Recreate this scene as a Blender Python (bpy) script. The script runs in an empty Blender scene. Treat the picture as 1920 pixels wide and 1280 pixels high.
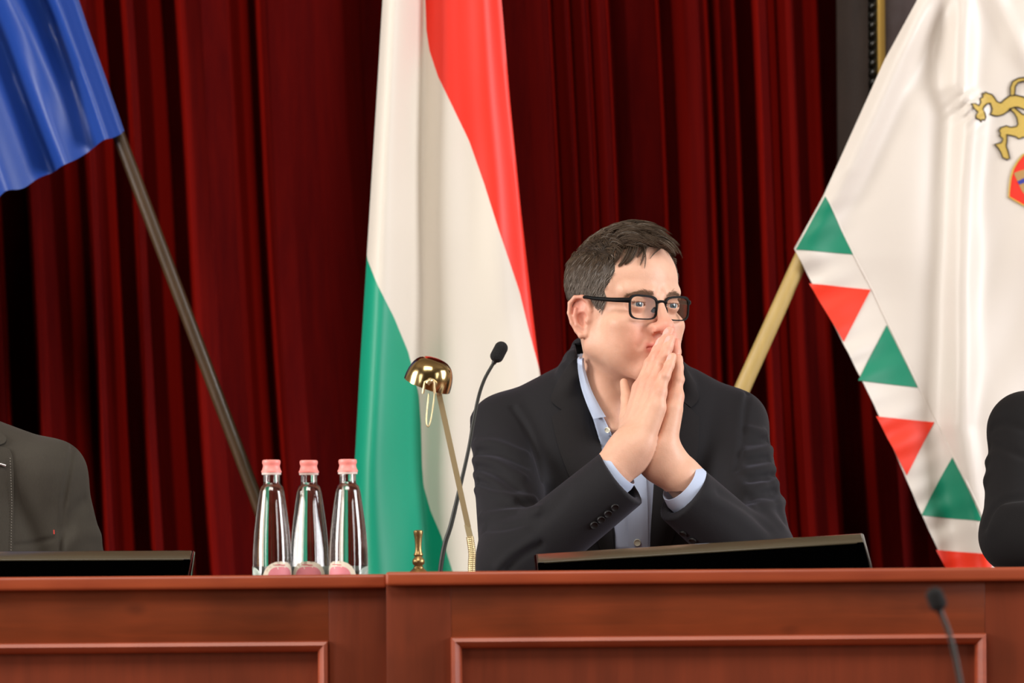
import bpy, bmesh, math, random
import numpy as np
from mathutils import Vector, Matrix
from mathutils.geometry import delaunay_2d_cdt
random.seed(7)
S = bpy.context.scene
COL = S.collection

# ------------------------------------------------------------------ camera
FPX, HOR, CAMZ, ROLL = 7740.0, 1085.0, 0.79, math.radians(0.45)
cam_data = bpy.data.cameras.new('camera')
cam = bpy.data.objects.new('camera', cam_data)
COL.objects.link(cam)
cam.matrix_world = Matrix.Translation((0, 0, CAMZ)) @ Matrix.Rotation(math.pi / 2, 4, 'X') @ Matrix.Rotation(-ROLL, 4, 'Z')
cam_data.sensor_width = 36
cam_data.lens = 36 * FPX / 1920
cam_data.shift_y = (HOR - 640) / 1920
cam_data.clip_end = 60
cam_data.dof.use_dof = True
cam_data.dof.focus_distance = 5.84
cam_data.dof.aperture_fstop = 6.3
S.camera = cam

# ------------------------------------------------------------------ light
S.view_settings.view_transform = 'Standard'
S.view_settings.look = 'None'
S.view_settings.gamma = 1
S.view_settings.use_curve_mapping = False
S.view_settings.exposure = 0.18
wd = bpy.data.worlds.new('world')
S.world = wd
wd.use_nodes = True
wd.node_tree.nodes['Background'].inputs[0].default_value = (0.9, 0.92, 1.0, 1)
wd.node_tree.nodes['Background'].inputs[1].default_value = 0.0


def area(name, loc, target, sx, sy, power, col=(1, 1, 1)):
    d = bpy.data.lights.new(name, 'AREA')
    d.shape = 'RECTANGLE'
    d.size, d.size_y, d.energy, d.color = sx, sy, power, col
    o = bpy.data.objects.new(name, d)
    COL.objects.link(o)
    o.location = loc
    o.rotation_euler = (Vector(target) - Vector(loc)).to_track_quat('-Z', 'Y').to_euler()
    return o


# tall windows in both side walls, chandeliers under the ceiling
area('side_light', (-5.2, 4.4, 2.2), (0, 6.6, 1.2), 2.2, 2.8, 310, (1.0, 0.97, 0.94))
area('side_light', (5.2, 4.6, 2.2), (0, 6.6, 1.2), 2.2, 2.8, 290, (0.97, 0.97, 1.0))
area('ceiling_light', (-0.6, 2.4, 4.4), (0, 5.9, 1.0), 3.0, 1.6, 130, (1.0, 0.93, 0.85))

area('side_light', (-5.3, -0.5, 2.2), (0, 1.5, 1.0), 2.2, 2.8, 92, (1.0, 0.97, 0.94))  # fill light added nearer the camera, unseen, to brighten brass reflections
area('side_light', (5.3, -0.5, 2.2), (0, 1.5, 1.0), 2.2, 2.8, 92, (1.0, 0.97, 0.94))  # matching added fill on the opposite side


# ------------------------------------------------------------------ helpers
def W(px, py, Y):
    u, v = px - 960.0, HOR - py
    c, s = math.cos(ROLL), math.sin(ROLL)
    return Vector(((c * u + s * v) / FPX * Y, Y, CAMZ + (-s * u + c * v) / FPX * Y))


def wn(px, py, Y):
    return np.array(W(px, py, Y))


def WN(px, py, Y):
    px, py, Y = np.broadcast_arrays(np.asarray(px, float), np.asarray(py, float), np.asarray(Y, float))
    u, v = px - 960.0, HOR - py
    c, s = math.cos(ROLL), math.sin(ROLL)
    return np.stack([(c * u + s * v) / FPX * Y, Y, CAMZ + (-s * u + c * v) / FPX * Y], -1)


MATS = {}


def srgb(r, g, b):
    f = lambda c: (c / 255 / 12.92) if c <= 10 else ((c / 255 + 0.055) / 1.055) ** 2.4
    return (f(r), f(g), f(b), 1)


def mat(name, col=(200, 200, 200), rough=0.5, metal=0.0, sheen=0.0, sheen_tint=None, spec=0.5, coat=0.0,
        vary=0.0, vscale=(20, 20, 20), bump=0.0, bscale=300.0, attr=None, sss=0.0, trans=0.0, ior=1.5, dark=None, wave=None,
        sheen_rough=0.4):
    m = bpy.data.materials.new(name)
    m.use_nodes = True
    nt = m.node_tree
    N, L = nt.nodes, nt.links
    b = N['Principled BSDF']
    c = srgb(*col)
    b.inputs['Base Color'].default_value = c
    b.inputs['Roughness'].default_value = rough
    b.inputs['Metallic'].default_value = metal
    b.inputs['Specular IOR Level'].default_value = spec
    b.inputs['IOR'].default_value = ior
    b.inputs['Coat Weight'].default_value = coat
    b.inputs['Coat Roughness'].default_value = 0.08
    b.inputs['Sheen Weight'].default_value = sheen
    b.inputs['Sheen Roughness'].default_value = sheen_rough
    if sheen_tint:
        b.inputs['Sheen Tint'].default_value = srgb(*sheen_tint)
    b.inputs['Transmission Weight'].default_value = trans
    if sss:
        b.inputs['Subsurface Weight'].default_value = sss
        b.inputs['Subsurface Radius'].default_value = (1.0, 0.35, 0.2)
        b.inputs['Subsurface Scale'].default_value = 0.006
    src = None
    if attr:
        a = N.new('ShaderNodeAttribute')
        a.attribute_name = attr
        src = a.outputs['Color']
        L.new(src, b.inputs['Base Color'])
    if vary:
        tc = N.new('ShaderNodeTexCoord')
        mp = N.new('ShaderNodeMapping')
        mp.inputs['Scale'].default_value = vscale
        no = N.new('ShaderNodeTexNoise')
        no.inputs['Scale'].default_value = 1.0
        no.inputs['Detail'].default_value = 5
        no.inputs['Roughness'].default_value = 0.62
        L.new(tc.outputs['Object'], mp.inputs[0])
        L.new(mp.outputs[0], no.inputs['Vector'])
        mr = N.new('ShaderNodeMapRange')
        mr.inputs['From Min'].default_value = 0.3
        mr.inputs['From Max'].default_value = 0.7
        L.new(no.outputs['Fac'], mr.inputs['Value'])
        mx = N.new('ShaderNodeMix')
        mx.data_type = 'RGBA'
        L.new(mr.outputs[0], mx.inputs[0])
        dk = srgb(*dark) if dark else tuple(x * (1 - vary) for x in c[:3]) + (1,)
        mx.inputs[6].default_value = dk
        if src:
            L.new(src, mx.inputs[7])
            ml = N.new('ShaderNodeMix')
            ml.data_type = 'RGBA'
            ml.blend_type = 'MULTIPLY'
            ml.inputs[0].default_value = 1
            g = 1 - vary
            ml.inputs[7].default_value = (g, g * 0.97, g * 0.95, 1)
            L.new(src, ml.inputs[6])
            L.new(ml.outputs[2], mx.inputs[6])
        else:
            mx.inputs[7].default_value = c
        L.new(mx.outputs[2], b.inputs['Base Color'])
    if bump:
        tc2 = N.new('ShaderNodeTexCoord')
        n2 = N.new('ShaderNodeTexNoise')
        n2.inputs['Scale'].default_value = bscale
        n2.inputs['Detail'].default_value = 3
        L.new(tc2.outputs['Object'], n2.inputs['Vector'])
        bp = N.new('ShaderNodeBump')
        bp.inputs['Strength'].default_value = bump
        bp.inputs['Distance'].default_value = 0.002
        L.new(n2.outputs['Fac'], bp.inputs['Height'])
        L.new(bp.outputs[0], b.inputs['Normal'])
    MATS[name] = m
    return m


def link(name, me, m=None, parent=None):
    o = bpy.data.objects.new(name, me)
    COL.objects.link(o)
    if m is not None:
        for q in (m if isinstance(m, (list, tuple)) else [m]):
            me.materials.append(q)
    if parent is not None:
        o.parent = parent
        o.matrix_parent_inverse = parent.matrix_world.inverted()
    return o


def tag(o, label=None, cat=None, group=None, kind=None):
    for k, v in (('label', label), ('category', cat), ('group', group), ('kind', kind)):
        if v:
            o[k] = v
    return o


def empty(name, loc, label, cat, group=None):
    o = bpy.data.objects.new(name, None)
    COL.objects.link(o)
    o.location = loc
    o.matrix_world = Matrix.Translation(loc)
    return tag(o, label, cat, group)


def npmesh(name, V, Fq, smooth=True):
    """mesh from numpy verts (n,3) and faces (m,k)"""
    me = bpy.data.meshes.new(name)
    V = np.asarray(V, np.float32)
    Fq = np.asarray(Fq, np.int32)
    k = Fq.shape[1]
    me.vertices.add(len(V))
    me.vertices.foreach_set('co', V.ravel())
    me.loops.add(Fq.size)
    me.loops.foreach_set('vertex_index', Fq.ravel())
    me.polygons.add(len(Fq))
    me.polygons.foreach_set('loop_start', np.arange(0, Fq.size, k, dtype=np.int32))
    me.polygons.foreach_set('loop_total', np.full(len(Fq), k, np.int32))
    me.update(calc_edges=True)
    if smooth:
        me.polygons.foreach_set('use_smooth', np.ones(len(Fq), bool))
    return me


def paint(me, rgb):
    """per-vertex base colour (linear)"""
    a = me.color_attributes.new('tone', 'FLOAT_COLOR', 'POINT')
    c = np.ones((len(rgb), 4), np.float32)
    c[:, :3] = rgb
    a.data.foreach_set('color', c.ravel())


def bm_obj(name, bm, m, parent=None, smooth=None):
    bmesh.ops.recalc_face_normals(bm, faces=bm.faces)
    me = bpy.data.meshes.new(name)
    bm.to_mesh(me)
    bm.free()
    if smooth is not None:
        me.shade_smooth()
        me.set_sharp_from_angle(angle=math.radians(smooth))
    return link(name, me, m, parent)


def add_box(bm, lo, hi, bev=0.0, seg=2):
    lo, hi = Vector(lo), Vector(hi)
    r = bmesh.ops.create_cube(bm, size=1)
    for v in r['verts']:
        v.co = Vector((lo[i] + (v.co[i] + .5) * (hi[i] - lo[i]) for i in range(3)))
    if bev:
        es = list({e for v in r['verts'] for e in v.link_edges})
        bmesh.ops.bevel(bm, geom=es, offset=bev, segments=seg, affect='EDGES', profile=0.6)


def box(name, lo, hi, m, parent=None, bev=0.0, seg=2):
    bm = bmesh.new()
    add_box(bm, lo, hi, bev, seg)
    return bm_obj(name, bm, m, parent, 40)


def catmull(P, n):
    P = [np.asarray(p, float) for p in P]
    if len(P) == 2:
        return np.array([P[0] + (P[1] - P[0]) * t for t in np.linspace(0, 1, n + 1)])
    Q = [2 * P[0] - P[1]] + P + [2 * P[-1] - P[-2]]
    out = []
    for i in range(1, len(Q) - 2):
        for j in range(n):
            t = j / n
            a, b, c, d = Q[i - 1], Q[i], Q[i + 1], Q[i + 2]
            out.append(.5 * ((2 * b) + (c - a) * t + (2 * a - 5 * b + 4 * c - d) * t * t + (3 * b - a - 3 * c + d) * t ** 3))
    out.append(P[-1])
    return np.array(out)


def add_tube(bm, pts, rad, sides=12, cap=True, flat=1.0, up=None):
    pts = [Vector(p) for p in pts]
    n = len(pts)
    rads = rad if hasattr(rad, '__len__') else [rad] * n
    rings = []
    t0 = (pts[1] - pts[0]).normalized()
    a = Vector(up) if up is not None else (Vector((0, 0, 1)) if abs(t0.z) < .9 else Vector((0, 1, 0)))
    for i in range(n):
        t = (pts[min(i + 1, n - 1)] - pts[max(i - 1, 0)]).normalized()
        a = (a - t * a.dot(t)).normalized()
        b = t.cross(a)
        rings.append([bm.verts.new(pts[i] + (a * math.cos(q) * flat + b * math.sin(q)) * rads[i])
                      for q in [2 * math.pi * k / sides for k in range(sides)]])
    for i in range(n - 1):
        for k in range(sides):
            bm.faces.new((rings[i][k], rings[i][(k + 1) % sides], rings[i + 1][(k + 1) % sides], rings[i + 1][k]))
    if cap:
        bm.faces.new(rings[0][::-1])
        bm.faces.new(rings[-1])


def tube(name, pts, rad, m, parent=None, sides=12, flat=1.0, up=None, ang=50):
    bm = bmesh.new()
    add_tube(bm, pts, rad, sides, True, flat, up)
    return bm_obj(name, bm, m, parent, ang)


def add_lathe(bm, prof, base, axis=(0, 0, 1), seg=40, closed=False):
    axis = Vector(axis).normalized()
    q = Vector((0, 0, 1)).rotation_difference(axis)
    base = Vector(base)
    rings = []
    for r, h in prof:
        if r < 1e-6:
            rings.append([bm.verts.new(base + q @ Vector((0, 0, h)))])
        else:
            rings.append([bm.verts.new(base + q @ Vector((r * math.cos(2 * math.pi * k / seg), r * math.sin(2 * math.pi * k / seg), h)))
                          for k in range(seg)])
    pairs = list(zip(rings[:-1], rings[1:]))
    if closed:
        pairs.append((rings[-1], rings[0]))
    for A, B in pairs:
        for k in range(seg):
            j = (k + 1) % seg
            if len(A) == 1 and len(B) == 1:
                continue
            if len(A) == 1:
                bm.faces.new((A[0], B[k], B[j]))
            elif len(B) == 1:
                bm.faces.new((A[k], B[0], A[j]))
            else:
                bm.faces.new((A[k], A[j], B[j], B[k]))


def lathe(name, prof, base, m, parent=None, axis=(0, 0, 1), seg=40, ang=35, closed=False):
    bm = bmesh.new()
    add_lathe(bm, prof, base, axis, seg, closed)
    return bm_obj(name, bm, m, parent, ang)


def sheet(name, G, th, m, parent=None, inward=(0, 1, 0)):
    """grid of points (r,c,3) -> closed sheet of thickness th (th goes along `inward`)"""
    G = np.asarray(G, float)
    r, c, _ = G.shape
    du = np.gradient(G, axis=0)
    dv = np.gradient(G, axis=1)
    nn = np.cross(du, dv)
    nn /= np.linalg.norm(nn, axis=-1, keepdims=True) + 1e-12
    sgn = np.sign((nn * np.asarray(inward)).sum(-1).mean()) or 1
    B = G + nn * sgn * th
    V = np.concatenate([G.reshape(-1, 3), B.reshape(-1, 3)])
    idx = np.arange(r * c).reshape(r, c)
    q = np.stack([idx[:-1, :-1], idx[1:, :-1], idx[1:, 1:], idx[:-1, 1:]], -1).reshape(-1, 4)
    F = [q, q[:, ::-1] + r * c]
    for a in (idx[0, :], idx[:, -1], idx[-1, ::-1], idx[::-1, 0]):
        F.append(np.stack([a[:-1], a[1:], a[1:] + r * c, a[:-1] + r * c], -1))
    me = npmesh(name, V, np.concatenate(F))
    bm = bmesh.new()
    bm.from_mesh(me)
    bmesh.ops.remove_doubles(bm, verts=bm.verts, dist=1e-6)
    bmesh.ops.recalc_face_normals(bm, faces=bm.faces)
    bm.to_mesh(me)
    bm.free()
    me.shade_smooth()
    me.set_sharp_from_angle(angle=math.radians(60))
    return link(name, me, m, parent)


def fill_poly(poly, step):
    """constrained triangulation of a 2-D polygon with inner points -> verts (n,2), tris"""
    poly = [Vector((float(p[0]), float(p[1]))) for p in poly]
    pts = []
    for a, b in zip(poly, poly[1:] + poly[:1]):
        n = max(1, int((b - a).length / step))
        pts += [a + (b - a) * (k / n) for k in range(n)]
    nb = len(pts)
    A = np.array([[p.x, p.y] for p in pts])
    gx, gy = np.meshgrid(np.arange(A[:, 0].min() + step * .5, A[:, 0].max(), step), np.arange(A[:, 1].min() + step * .5, A[:, 1].max(), step))
    g = np.stack([gx.ravel(), gy.ravel()], -1)
    ins = inpoly(g, A)
    d = np.min(np.linalg.norm(g[:, None] - A[None], axis=-1), axis=1) if len(g) else np.zeros(0)
    g = g[ins & (d > step * .45)]
    V = pts + [Vector(q) for q in g]
    r = delaunay_2d_cdt(V, [], [list(range(nb))], 1, 1e-5)
    return np.array([[v.x, v.y] for v in r[0]]), [list(f) for f in r[2]]


def inpoly(P, A):
    x, y = P[:, 0], P[:, 1]
    ins = np.zeros(len(P), bool)
    for (x1, y1), (x2, y2) in zip(A, np.roll(A, -1, 0)):
        c = (y1 > y) != (y2 > y)
        with np.errstate(divide='ignore', invalid='ignore'):
            ins ^= c & (x < (x2 - x1) * (y - y1) / (y2 - y1 + 1e-30) + x1)
    return ins


def patch(name, poly, surf, off, th, step, m, parent=None):
    """flat applique: polygon (photo pixels) laid on surf(px,py,off) with thickness th"""
    V2, T = fill_poly(poly, step)
    a = surf(V2[:, 0], V2[:, 1], off)
    b = surf(V2[:, 0], V2[:, 1], off - th)
    bm = bmesh.new()
    va = [bm.verts.new(p) for p in a]
    vb = [bm.verts.new(p) for p in b]
    cnt = {}
    for f in T:
        bm.faces.new([va[i] for i in f])
        bm.faces.new([vb[i] for i in reversed(f)])
        for i, j in zip(f, f[1:] + f[:1]):
            cnt[(i, j)] = 1
    for (i, j) in list(cnt):
        if (j, i) not in cnt:
            bm.faces.new((va[j], va[i], vb[i], vb[j]))
    return bm_obj(name, bm, m, parent, 40)


# ------------------------------------------------------------------ signed distance sculpting
def smin(a, b, k):
    if k <= 0:
        return np.minimum(a, b)
    h = np.maximum(k - np.abs(a - b), 0) / k
    return np.minimum(a, b) - h * h * (k * .25)


def smax(a, b, k):
    return -smin(-a, -b, k)


def ell(c, r, R=None):
    c = np.asarray(c, np.float32)
    r = np.asarray(r, np.float32)

    def f(P):
        q = P - c
        if R is not None:
            q = q @ R
        k0 = np.sqrt(((q / r) ** 2).sum(-1))
        k1 = np.sqrt(((q / (r * r)) ** 2).sum(-1)) + 1e-9
        return k0 * (k0 - 1) / k1
    return f


def rc(a, b, ra, rb):
    a = np.asarray(a, np.float32)
    b = np.asarray(b, np.float32)
    ab = b - a
    L2 = float((ab * ab).sum()) + 1e-12

    def f(P):
        q = P - a
        t = np.clip((q @ ab) / L2, 0, 1)
        return np.linalg.norm(q - t[:, None] * ab, axis=-1) - (ra + (rb - ra) * t)
    return f


def sph(c, r):
    c = np.asarray(c, np.float32)
    return lambda P: np.linalg.norm(P - c, axis=-1) - r


def chain(pts, rads, k=0.0):
    fs = [rc(pts[i], pts[i + 1], rads[i], rads[i + 1]) for i in range(len(pts) - 1)]

    def f(P):
        d = fs[0](P)
        for g in fs[1:]:
            d = smin(d, g(P), k)
        return d
    return f


def half(p, n):
    p = np.asarray(p, np.float32)
    n = np.asarray(n, np.float32)
    n = n / np.linalg.norm(n)
    return lambda P: (P - p) @ n


def sculpt(ops):
    """ops: (sign, f, k): '+' smooth union, '-' smooth cut, '&' smooth intersection"""
    def f(P):
        d = None
        for s, g, k in ops:
            e = g(P)
            if d is None:
                d = e
            elif s == '+':
                d = smin(d, e, k)
            elif s == '-':
                d = smax(d, -e, k)
            else:
                d = smax(d, e, k)
        return d
    return f


def bounded(f, lo, hi, margin):
    """evaluate f only near its box"""
    lo = np.asarray(lo, np.float32)
    hi = np.asarray(hi, np.float32)

    def g(P):
        d = np.linalg.norm(np.maximum(np.maximum(lo - P, P - hi), 0), axis=-1) + margin
        m = d < margin * 2
        if m.any():
            d = d.astype(np.float32)
            d[m] = f(P[m])
        return d
    return g


def polygonise(f, lo, hi, h, B=8, slack=1.7):
    lo = np.asarray(lo, np.float64)
    hi = np.asarray(hi, np.float64)
    nb = np.ceil((hi - lo) / (h * B)).astype(int)
    ii = np.stack(np.meshgrid(*[np.arange(k) for k in nb], indexing='ij'), -1).reshape(-1, 3)
    ctr = (lo + (ii + .5) * B * h).astype(np.float32)
    d = np.concatenate([f(c) for c in np.array_split(ctr, max(1, len(ctr) // 60000))])
    ii = ii[np.abs(d) < B * h * .87 * slack]
    N = nb * B + 1
    off = np.stack(np.meshgrid(*[np.arange(B + 1)] * 3, indexing='ij'), -1)
    keys, pos, quads = [], [], []
    edges = [(0, 1), (2, 3), (4, 5), (6, 7), (0, 2), (1, 3), (4, 6), (5, 7), (0, 4), (1, 5), (2, 6), (3, 7)]
    co = np.array([[a, b, c] for a in (0, 1) for b in (0, 1) for c in (0, 1)])
    K = lambda g: (g[..., 0] * N[1] + g[..., 1]) * N[2] + g[..., 2]
    for blk in np.array_split(ii, max(1, len(ii) // 64)):
        g = blk[:, None, None, None, :] * B + off[None]
        P = (lo + g.reshape(-1, 3) * h).astype(np.float32)
        D = f(P).reshape(len(blk), B + 1, B + 1, B + 1)
        c8 = np.stack([D[:, a:B + a, b:B + b, c:B + c] for a, b, c in co], -1)
        neg = c8 < 0
        act = neg.any(-1) & ~neg.all(-1)
        if not act.any():
            continue
        v = c8[act]
        gi = g[:, :B, :B, :B][act]
        s = np.zeros((len(v), 3))
        n = np.zeros(len(v))
        for a, b in edges:
            x = (v[:, a] < 0) != (v[:, b] < 0)
            t = np.where(x, v[:, a] / np.where(x, v[:, a] - v[:, b], 1), 0)
            s += (co[a] + (co[b] - co[a]) * t[:, None]) * x[:, None]
            n += x
        keys.append(K(gi))
        pos.append(lo + (gi + s / n[:, None]) * h)
        for ax in range(3):
            o2 = [0, 0, 0]
            o2[ax] = 1
            A0 = D[:, :B, :B, :B]
            A1 = D[:, o2[0]:B + o2[0], o2[1]:B + o2[1], o2[2]:B + o2[2]]
            x = (A0 < 0) != (A1 < 0)
            e = g[:, :B, :B, :B][x]
            flip = A0[x] < 0
            u, w = [(1, 2), (2, 0), (0, 1)][ax]
            du = np.zeros(3, int); du[u] = 1
            dw = np.zeros(3, int); dw[w] = 1
            q = np.stack([K(e), K(e - du), K(e - du - dw), K(e - dw)], -1)
            q[~flip] = q[~flip][:, ::-1]
            quads.append(q)
    keys = np.concatenate(keys)
    pos = np.concatenate(pos)
    quads = np.concatenate(quads)
    o = np.argsort(keys)
    keys, pos = keys[o], pos[o]
    ix = np.clip(np.searchsorted(keys, quads), 0, len(keys) - 1)
    ok = (keys[ix] == quads).all(-1)
    F = ix[ok]
    e = h * .4
    for _ in range(1):
        P = pos.astype(np.float32)
        d0 = f(P)
        gr = np.stack([f(P + np.eye(3, dtype=np.float32)[a] * e) - d0 for a in range(3)], -1) / e
        gn = np.maximum((gr ** 2).sum(-1), .3)
        st = np.clip(d0 / gn, -h * .5, h * .5)[:, None] * gr
        pos = pos - st
    return pos, F


def sdf_obj(name, f, lo, hi, h, m, parent=None, tone=None):
    V, F = polygonise(f, lo, hi, h)
    me = npmesh(name, V, F)
    if tone:
        paint(me, tone(V))
    return link(name, me, m, parent)


def drape(f, px, py, off=0.0, y0=5.5, y1=6.35):
    """first hit of the ray through photo pixel with the surface f == off"""
    px, py = np.broadcast_arrays(np.asarray(px, float), np.asarray(py, float))
    sh = px.shape
    px, py = px.ravel(), py.ravel()
    Y = np.full(len(px), y0)
    for _ in range(70):
        d = f(WN(px, py, Y).astype(np.float32)) - off
        Y = np.minimum(Y + np.clip(d, -.02, .05) * .8, y1)
    return WN(px, py, Y).reshape(sh + (3,))


def sheet_between(name, A, B, f, offs, m, parent, th=0.0018, n=10, nc=6, y0=5.5):
    """sheet between two pixel curves A and B laid on f, offset profile offs over the width"""
    a = catmull([(*p, 0) for p in A], n)[:, :2]
    b = catmull([(*p, 0) for p in B], n)[:, :2]
    k = 40
    ra = np.linspace(0, len(a) - 1, k)
    rb = np.linspace(0, len(b) - 1, k)
    ip = lambda c, r: np.stack([np.interp(r, np.arange(len(c)), c[:, j]) for j in (0, 1)], -1)
    a, b = ip(a, ra), ip(b, rb)
    t = np.linspace(0, 1, nc + 1)
    G = a[:, None] * (1 - t)[None, :, None] + b[:, None] * t[None, :, None]
    of = np.interp(t, np.linspace(0, 1, len(offs)), offs)
    P = np.stack([drape(f, G[:, j, 0], G[:, j, 1], of[j], y0) for j in range(nc + 1)], 1)
    # smooth the depth along the sheet
    for _ in range(3):
        P[1:-1] = (P[:-2] + 2 * P[1:-1] + P[2:]) / 4
    return sheet(name, P, th, m, parent)

# ------------------------------------------------------------------ materials
def wood(name, c1, c2, scale, rough=0.32, coat=0.25, knots=False):
    m = mat(name, c1, rough, coat=coat)
    nt = m.node_tree
    N, L = nt.nodes, nt.links
    b = N['Principled BSDF']
    tc = N.new('ShaderNodeTexCoord')
    mp = N.new('ShaderNodeMapping')
    mp.inputs['Scale'].default_value = scale
    L.new(tc.outputs['Object'], mp.inputs[0])
    n1 = N.new('ShaderNodeTexNoise')
    n1.inputs['Scale'].default_value = 1
    n1.inputs['Detail'].default_value = 8
    n1.inputs['Roughness'].default_value = .6
    n1.inputs['Distortion'].default_value = .6
    L.new(mp.outputs[0], n1.inputs['Vector'])
    n2 = N.new('ShaderNodeTexNoise')          # broad cloudy figure of stained cherry veneer
    n2.inputs['Scale'].default_value = 9
    n2.inputs['Detail'].default_value = 2
    L.new(tc.outputs['Object'], n2.inputs['Vector'])
    cr = N.new('ShaderNodeValToRGB')
    cr.color_ramp.elements[0].position = .3
    cr.color_ramp.elements[1].position = .72
    cr.color_ramp.elements[0].color = srgb(*c2)
    cr.color_ramp.elements[1].color = srgb(*c1)
    ad = N.new('ShaderNodeMath')
    ad.operation = 'MULTIPLY_ADD'
    ad.inputs[1].default_value = .45
    L.new(n1.outputs['Fac'], ad.inputs[0])
    m2 = N.new('ShaderNodeMath')
    m2.operation = 'MULTIPLY'
    m2.inputs[1].default_value = .55
    L.new(n2.outputs['Fac'], m2.inputs[0])
    L.new(m2.outputs[0], ad.inputs[2])
    L.new(ad.outputs[0], cr.inputs[0])
    out = cr.outputs[0]
    if knots:
        vo = N.new('ShaderNodeTexVoronoi')
        vo.inputs['Scale'].default_value = 9
        vo.inputs['Randomness'].default_value = 1
        mv = N.new('ShaderNodeMapping')
        mv.inputs['Scale'].default_value = (1, 1, 1.7)
        L.new(tc.outputs['Object'], mv.inputs[0])
        L.new(mv.outputs[0], vo.inputs['Vector'])
        kr = N.new('ShaderNodeMapRange')
        kr.inputs['From Min'].default_value = .04
        kr.inputs['From Max'].default_value = .16
        kr.inputs['To Min'].default_value = .35
        kr.inputs['To Max'].default_value = 0
        L.new(vo.outputs['Distance'], kr.inputs['Value'])
        mx = N.new('ShaderNodeMix')
        mx.data_type = 'RGBA'
        L.new(kr.outputs[0], mx.inputs[0])
        L.new(out, mx.inputs[6])
        mx.inputs[7].default_value = srgb(38, 16, 10)
        out = mx.outputs[2]
    L.new(out, b.inputs['Base Color'])
    return m


mat('plaster', (150, 138, 120), .9, vary=.08, vscale=(3, 3, 3))
mat('parquet', (120, 78, 48), .4, vary=.35, vscale=(2, 22, 2))
wood('cherry_rail', (138, 62, 31), (94, 42, 20), (6, 30, 60), knots=True)
wood('cherry_stile', (124, 53, 28), (90, 38, 20), (60, 30, 5))
wood('cherry_panel', (138, 62, 38), (98, 44, 28), (50, 30, 4))
wood('cherry_ledge', (170, 78, 42), (132, 52, 26), (5, 40, 70), rough=.42, coat=.06)
mat('velvet', (88, 4, 2), .9, spec=.08, sheen=.55, sheen_tint=(232, 40, 26), sheen_rough=.35, vary=.25, vscale=(40, 40, 6), dark=(70, 1, 2))
mat('flag_white', (222, 214, 201), .55, sheen=.2, bump=.08, bscale=900)
mat('flag_red', (236, 38, 12), .5, bump=.08, bscale=900)
mat('flag_green', (0, 152, 118), .5, bump=.08, bscale=900)
mat('flag_blue', (33, 68, 148), .38, bump=.15, bscale=700)
mat('satin_white', (218, 210, 200), .40, spec=.5, sheen=.3, sheen_tint=(225, 220, 255), bump=.06, bscale=700)
mat('satin_red', (236, 50, 18), .5)
mat('satin_green', (0, 128, 96), .5)
mat('gold_thread', (206, 176, 84), .6, vary=.2, vscale=(500, 500, 500))
mat('dark_thread', (36, 28, 22), .8)
mat('tan_thread', (176, 138, 84), .7)
mat('blue_thread', (52, 56, 150), .7)
mat('shield_red', (232, 44, 22), .55)
mat('dark_varnish', (74, 55, 36), .3, coat=.4, vary=.4, vscale=(60, 60, 6))
mat('pale_varnish', (196, 168, 104), .38, coat=.2, vary=.2, vscale=(60, 60, 5))
mat('frame_brown', (52, 40, 33), .6, spec=.2, vary=.4, vscale=(30, 30, 8), bump=.3, bscale=120)
mat('rope_black', (22, 24, 20), .28, coat=.5)
mat('gilding', (214, 176, 92), .36, metal=.7)
mat('canvas_dark', (84, 74, 76), .6, vary=.3, vscale=(14, 14, 14), dark=(66, 48, 46))
mat('brass', (222, 204, 158), .36, metal=.75)
mat('shade_brass', (184, 160, 112), .17, metal=1.0)
mat('old_brass', (176, 146, 96), .36, metal=.9, vary=.3, vscale=(60, 60, 60))
mat('black_plastic', (24, 24, 24), .42)
mat('gloss_black', (10, 9, 8), .07, spec=.6)
mat('bezel_reflection', (72, 65, 50), .16, spec=.6)  # tan base colour paints in the ceiling's reflection on the top strip
mat('screen_black', (1, 1, 1), .9, spec=.0)
mat('foam_black', (20, 20, 21), .95, bump=.8, bscale=900)
mat('cable_dark', (40, 42, 38), .5)
mat('iron', (40, 38, 36), .5, metal=.6)

# ------------------------------------------------------------------ room shell
FLOOR = -0.15
def plane(name, P, m):
    me = bpy.data.meshes.new(name)
    me.from_pydata([tuple(p) for p in P], [], [(0, 1, 2, 3)])
    return tag(link(name, me, MATS[m]), kind='structure')


tag(box('floor', (-5.6, -5.1, FLOOR - .1), (5.6, 8.2, FLOOR), MATS['parquet']), kind='structure')
tag(box('ceiling', (-5.6, -5.1, 4.9), (5.6, 8.2, 5.0), MATS['plaster']), kind='structure')
tag(box('wall_back', (-5.6, 7.95, FLOOR), (5.6, 8.1, 4.9), MATS['plaster']), kind='structure')
tag(box('wall_left', (-5.6, -5.1, FLOOR), (-5.5, 7.95, 4.9), MATS['plaster']), kind='structure')
tag(box('wall_right', (5.5, -5.1, FLOOR), (5.6, 7.95, 4.9), MATS['plaster']), kind='structure')
tag(box('wall_front', (-5.5, -5.1, FLOOR), (5.5, -5.0, 4.9), MATS['plaster']), kind='structure')
# low dais that carries the bench and the people behind it
tag(box('trim_1', (-3.2, 5.0, FLOOR), (3.2, 7.95, 0.0), MATS['cherry_stile'], None, .01), kind='structure')

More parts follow.
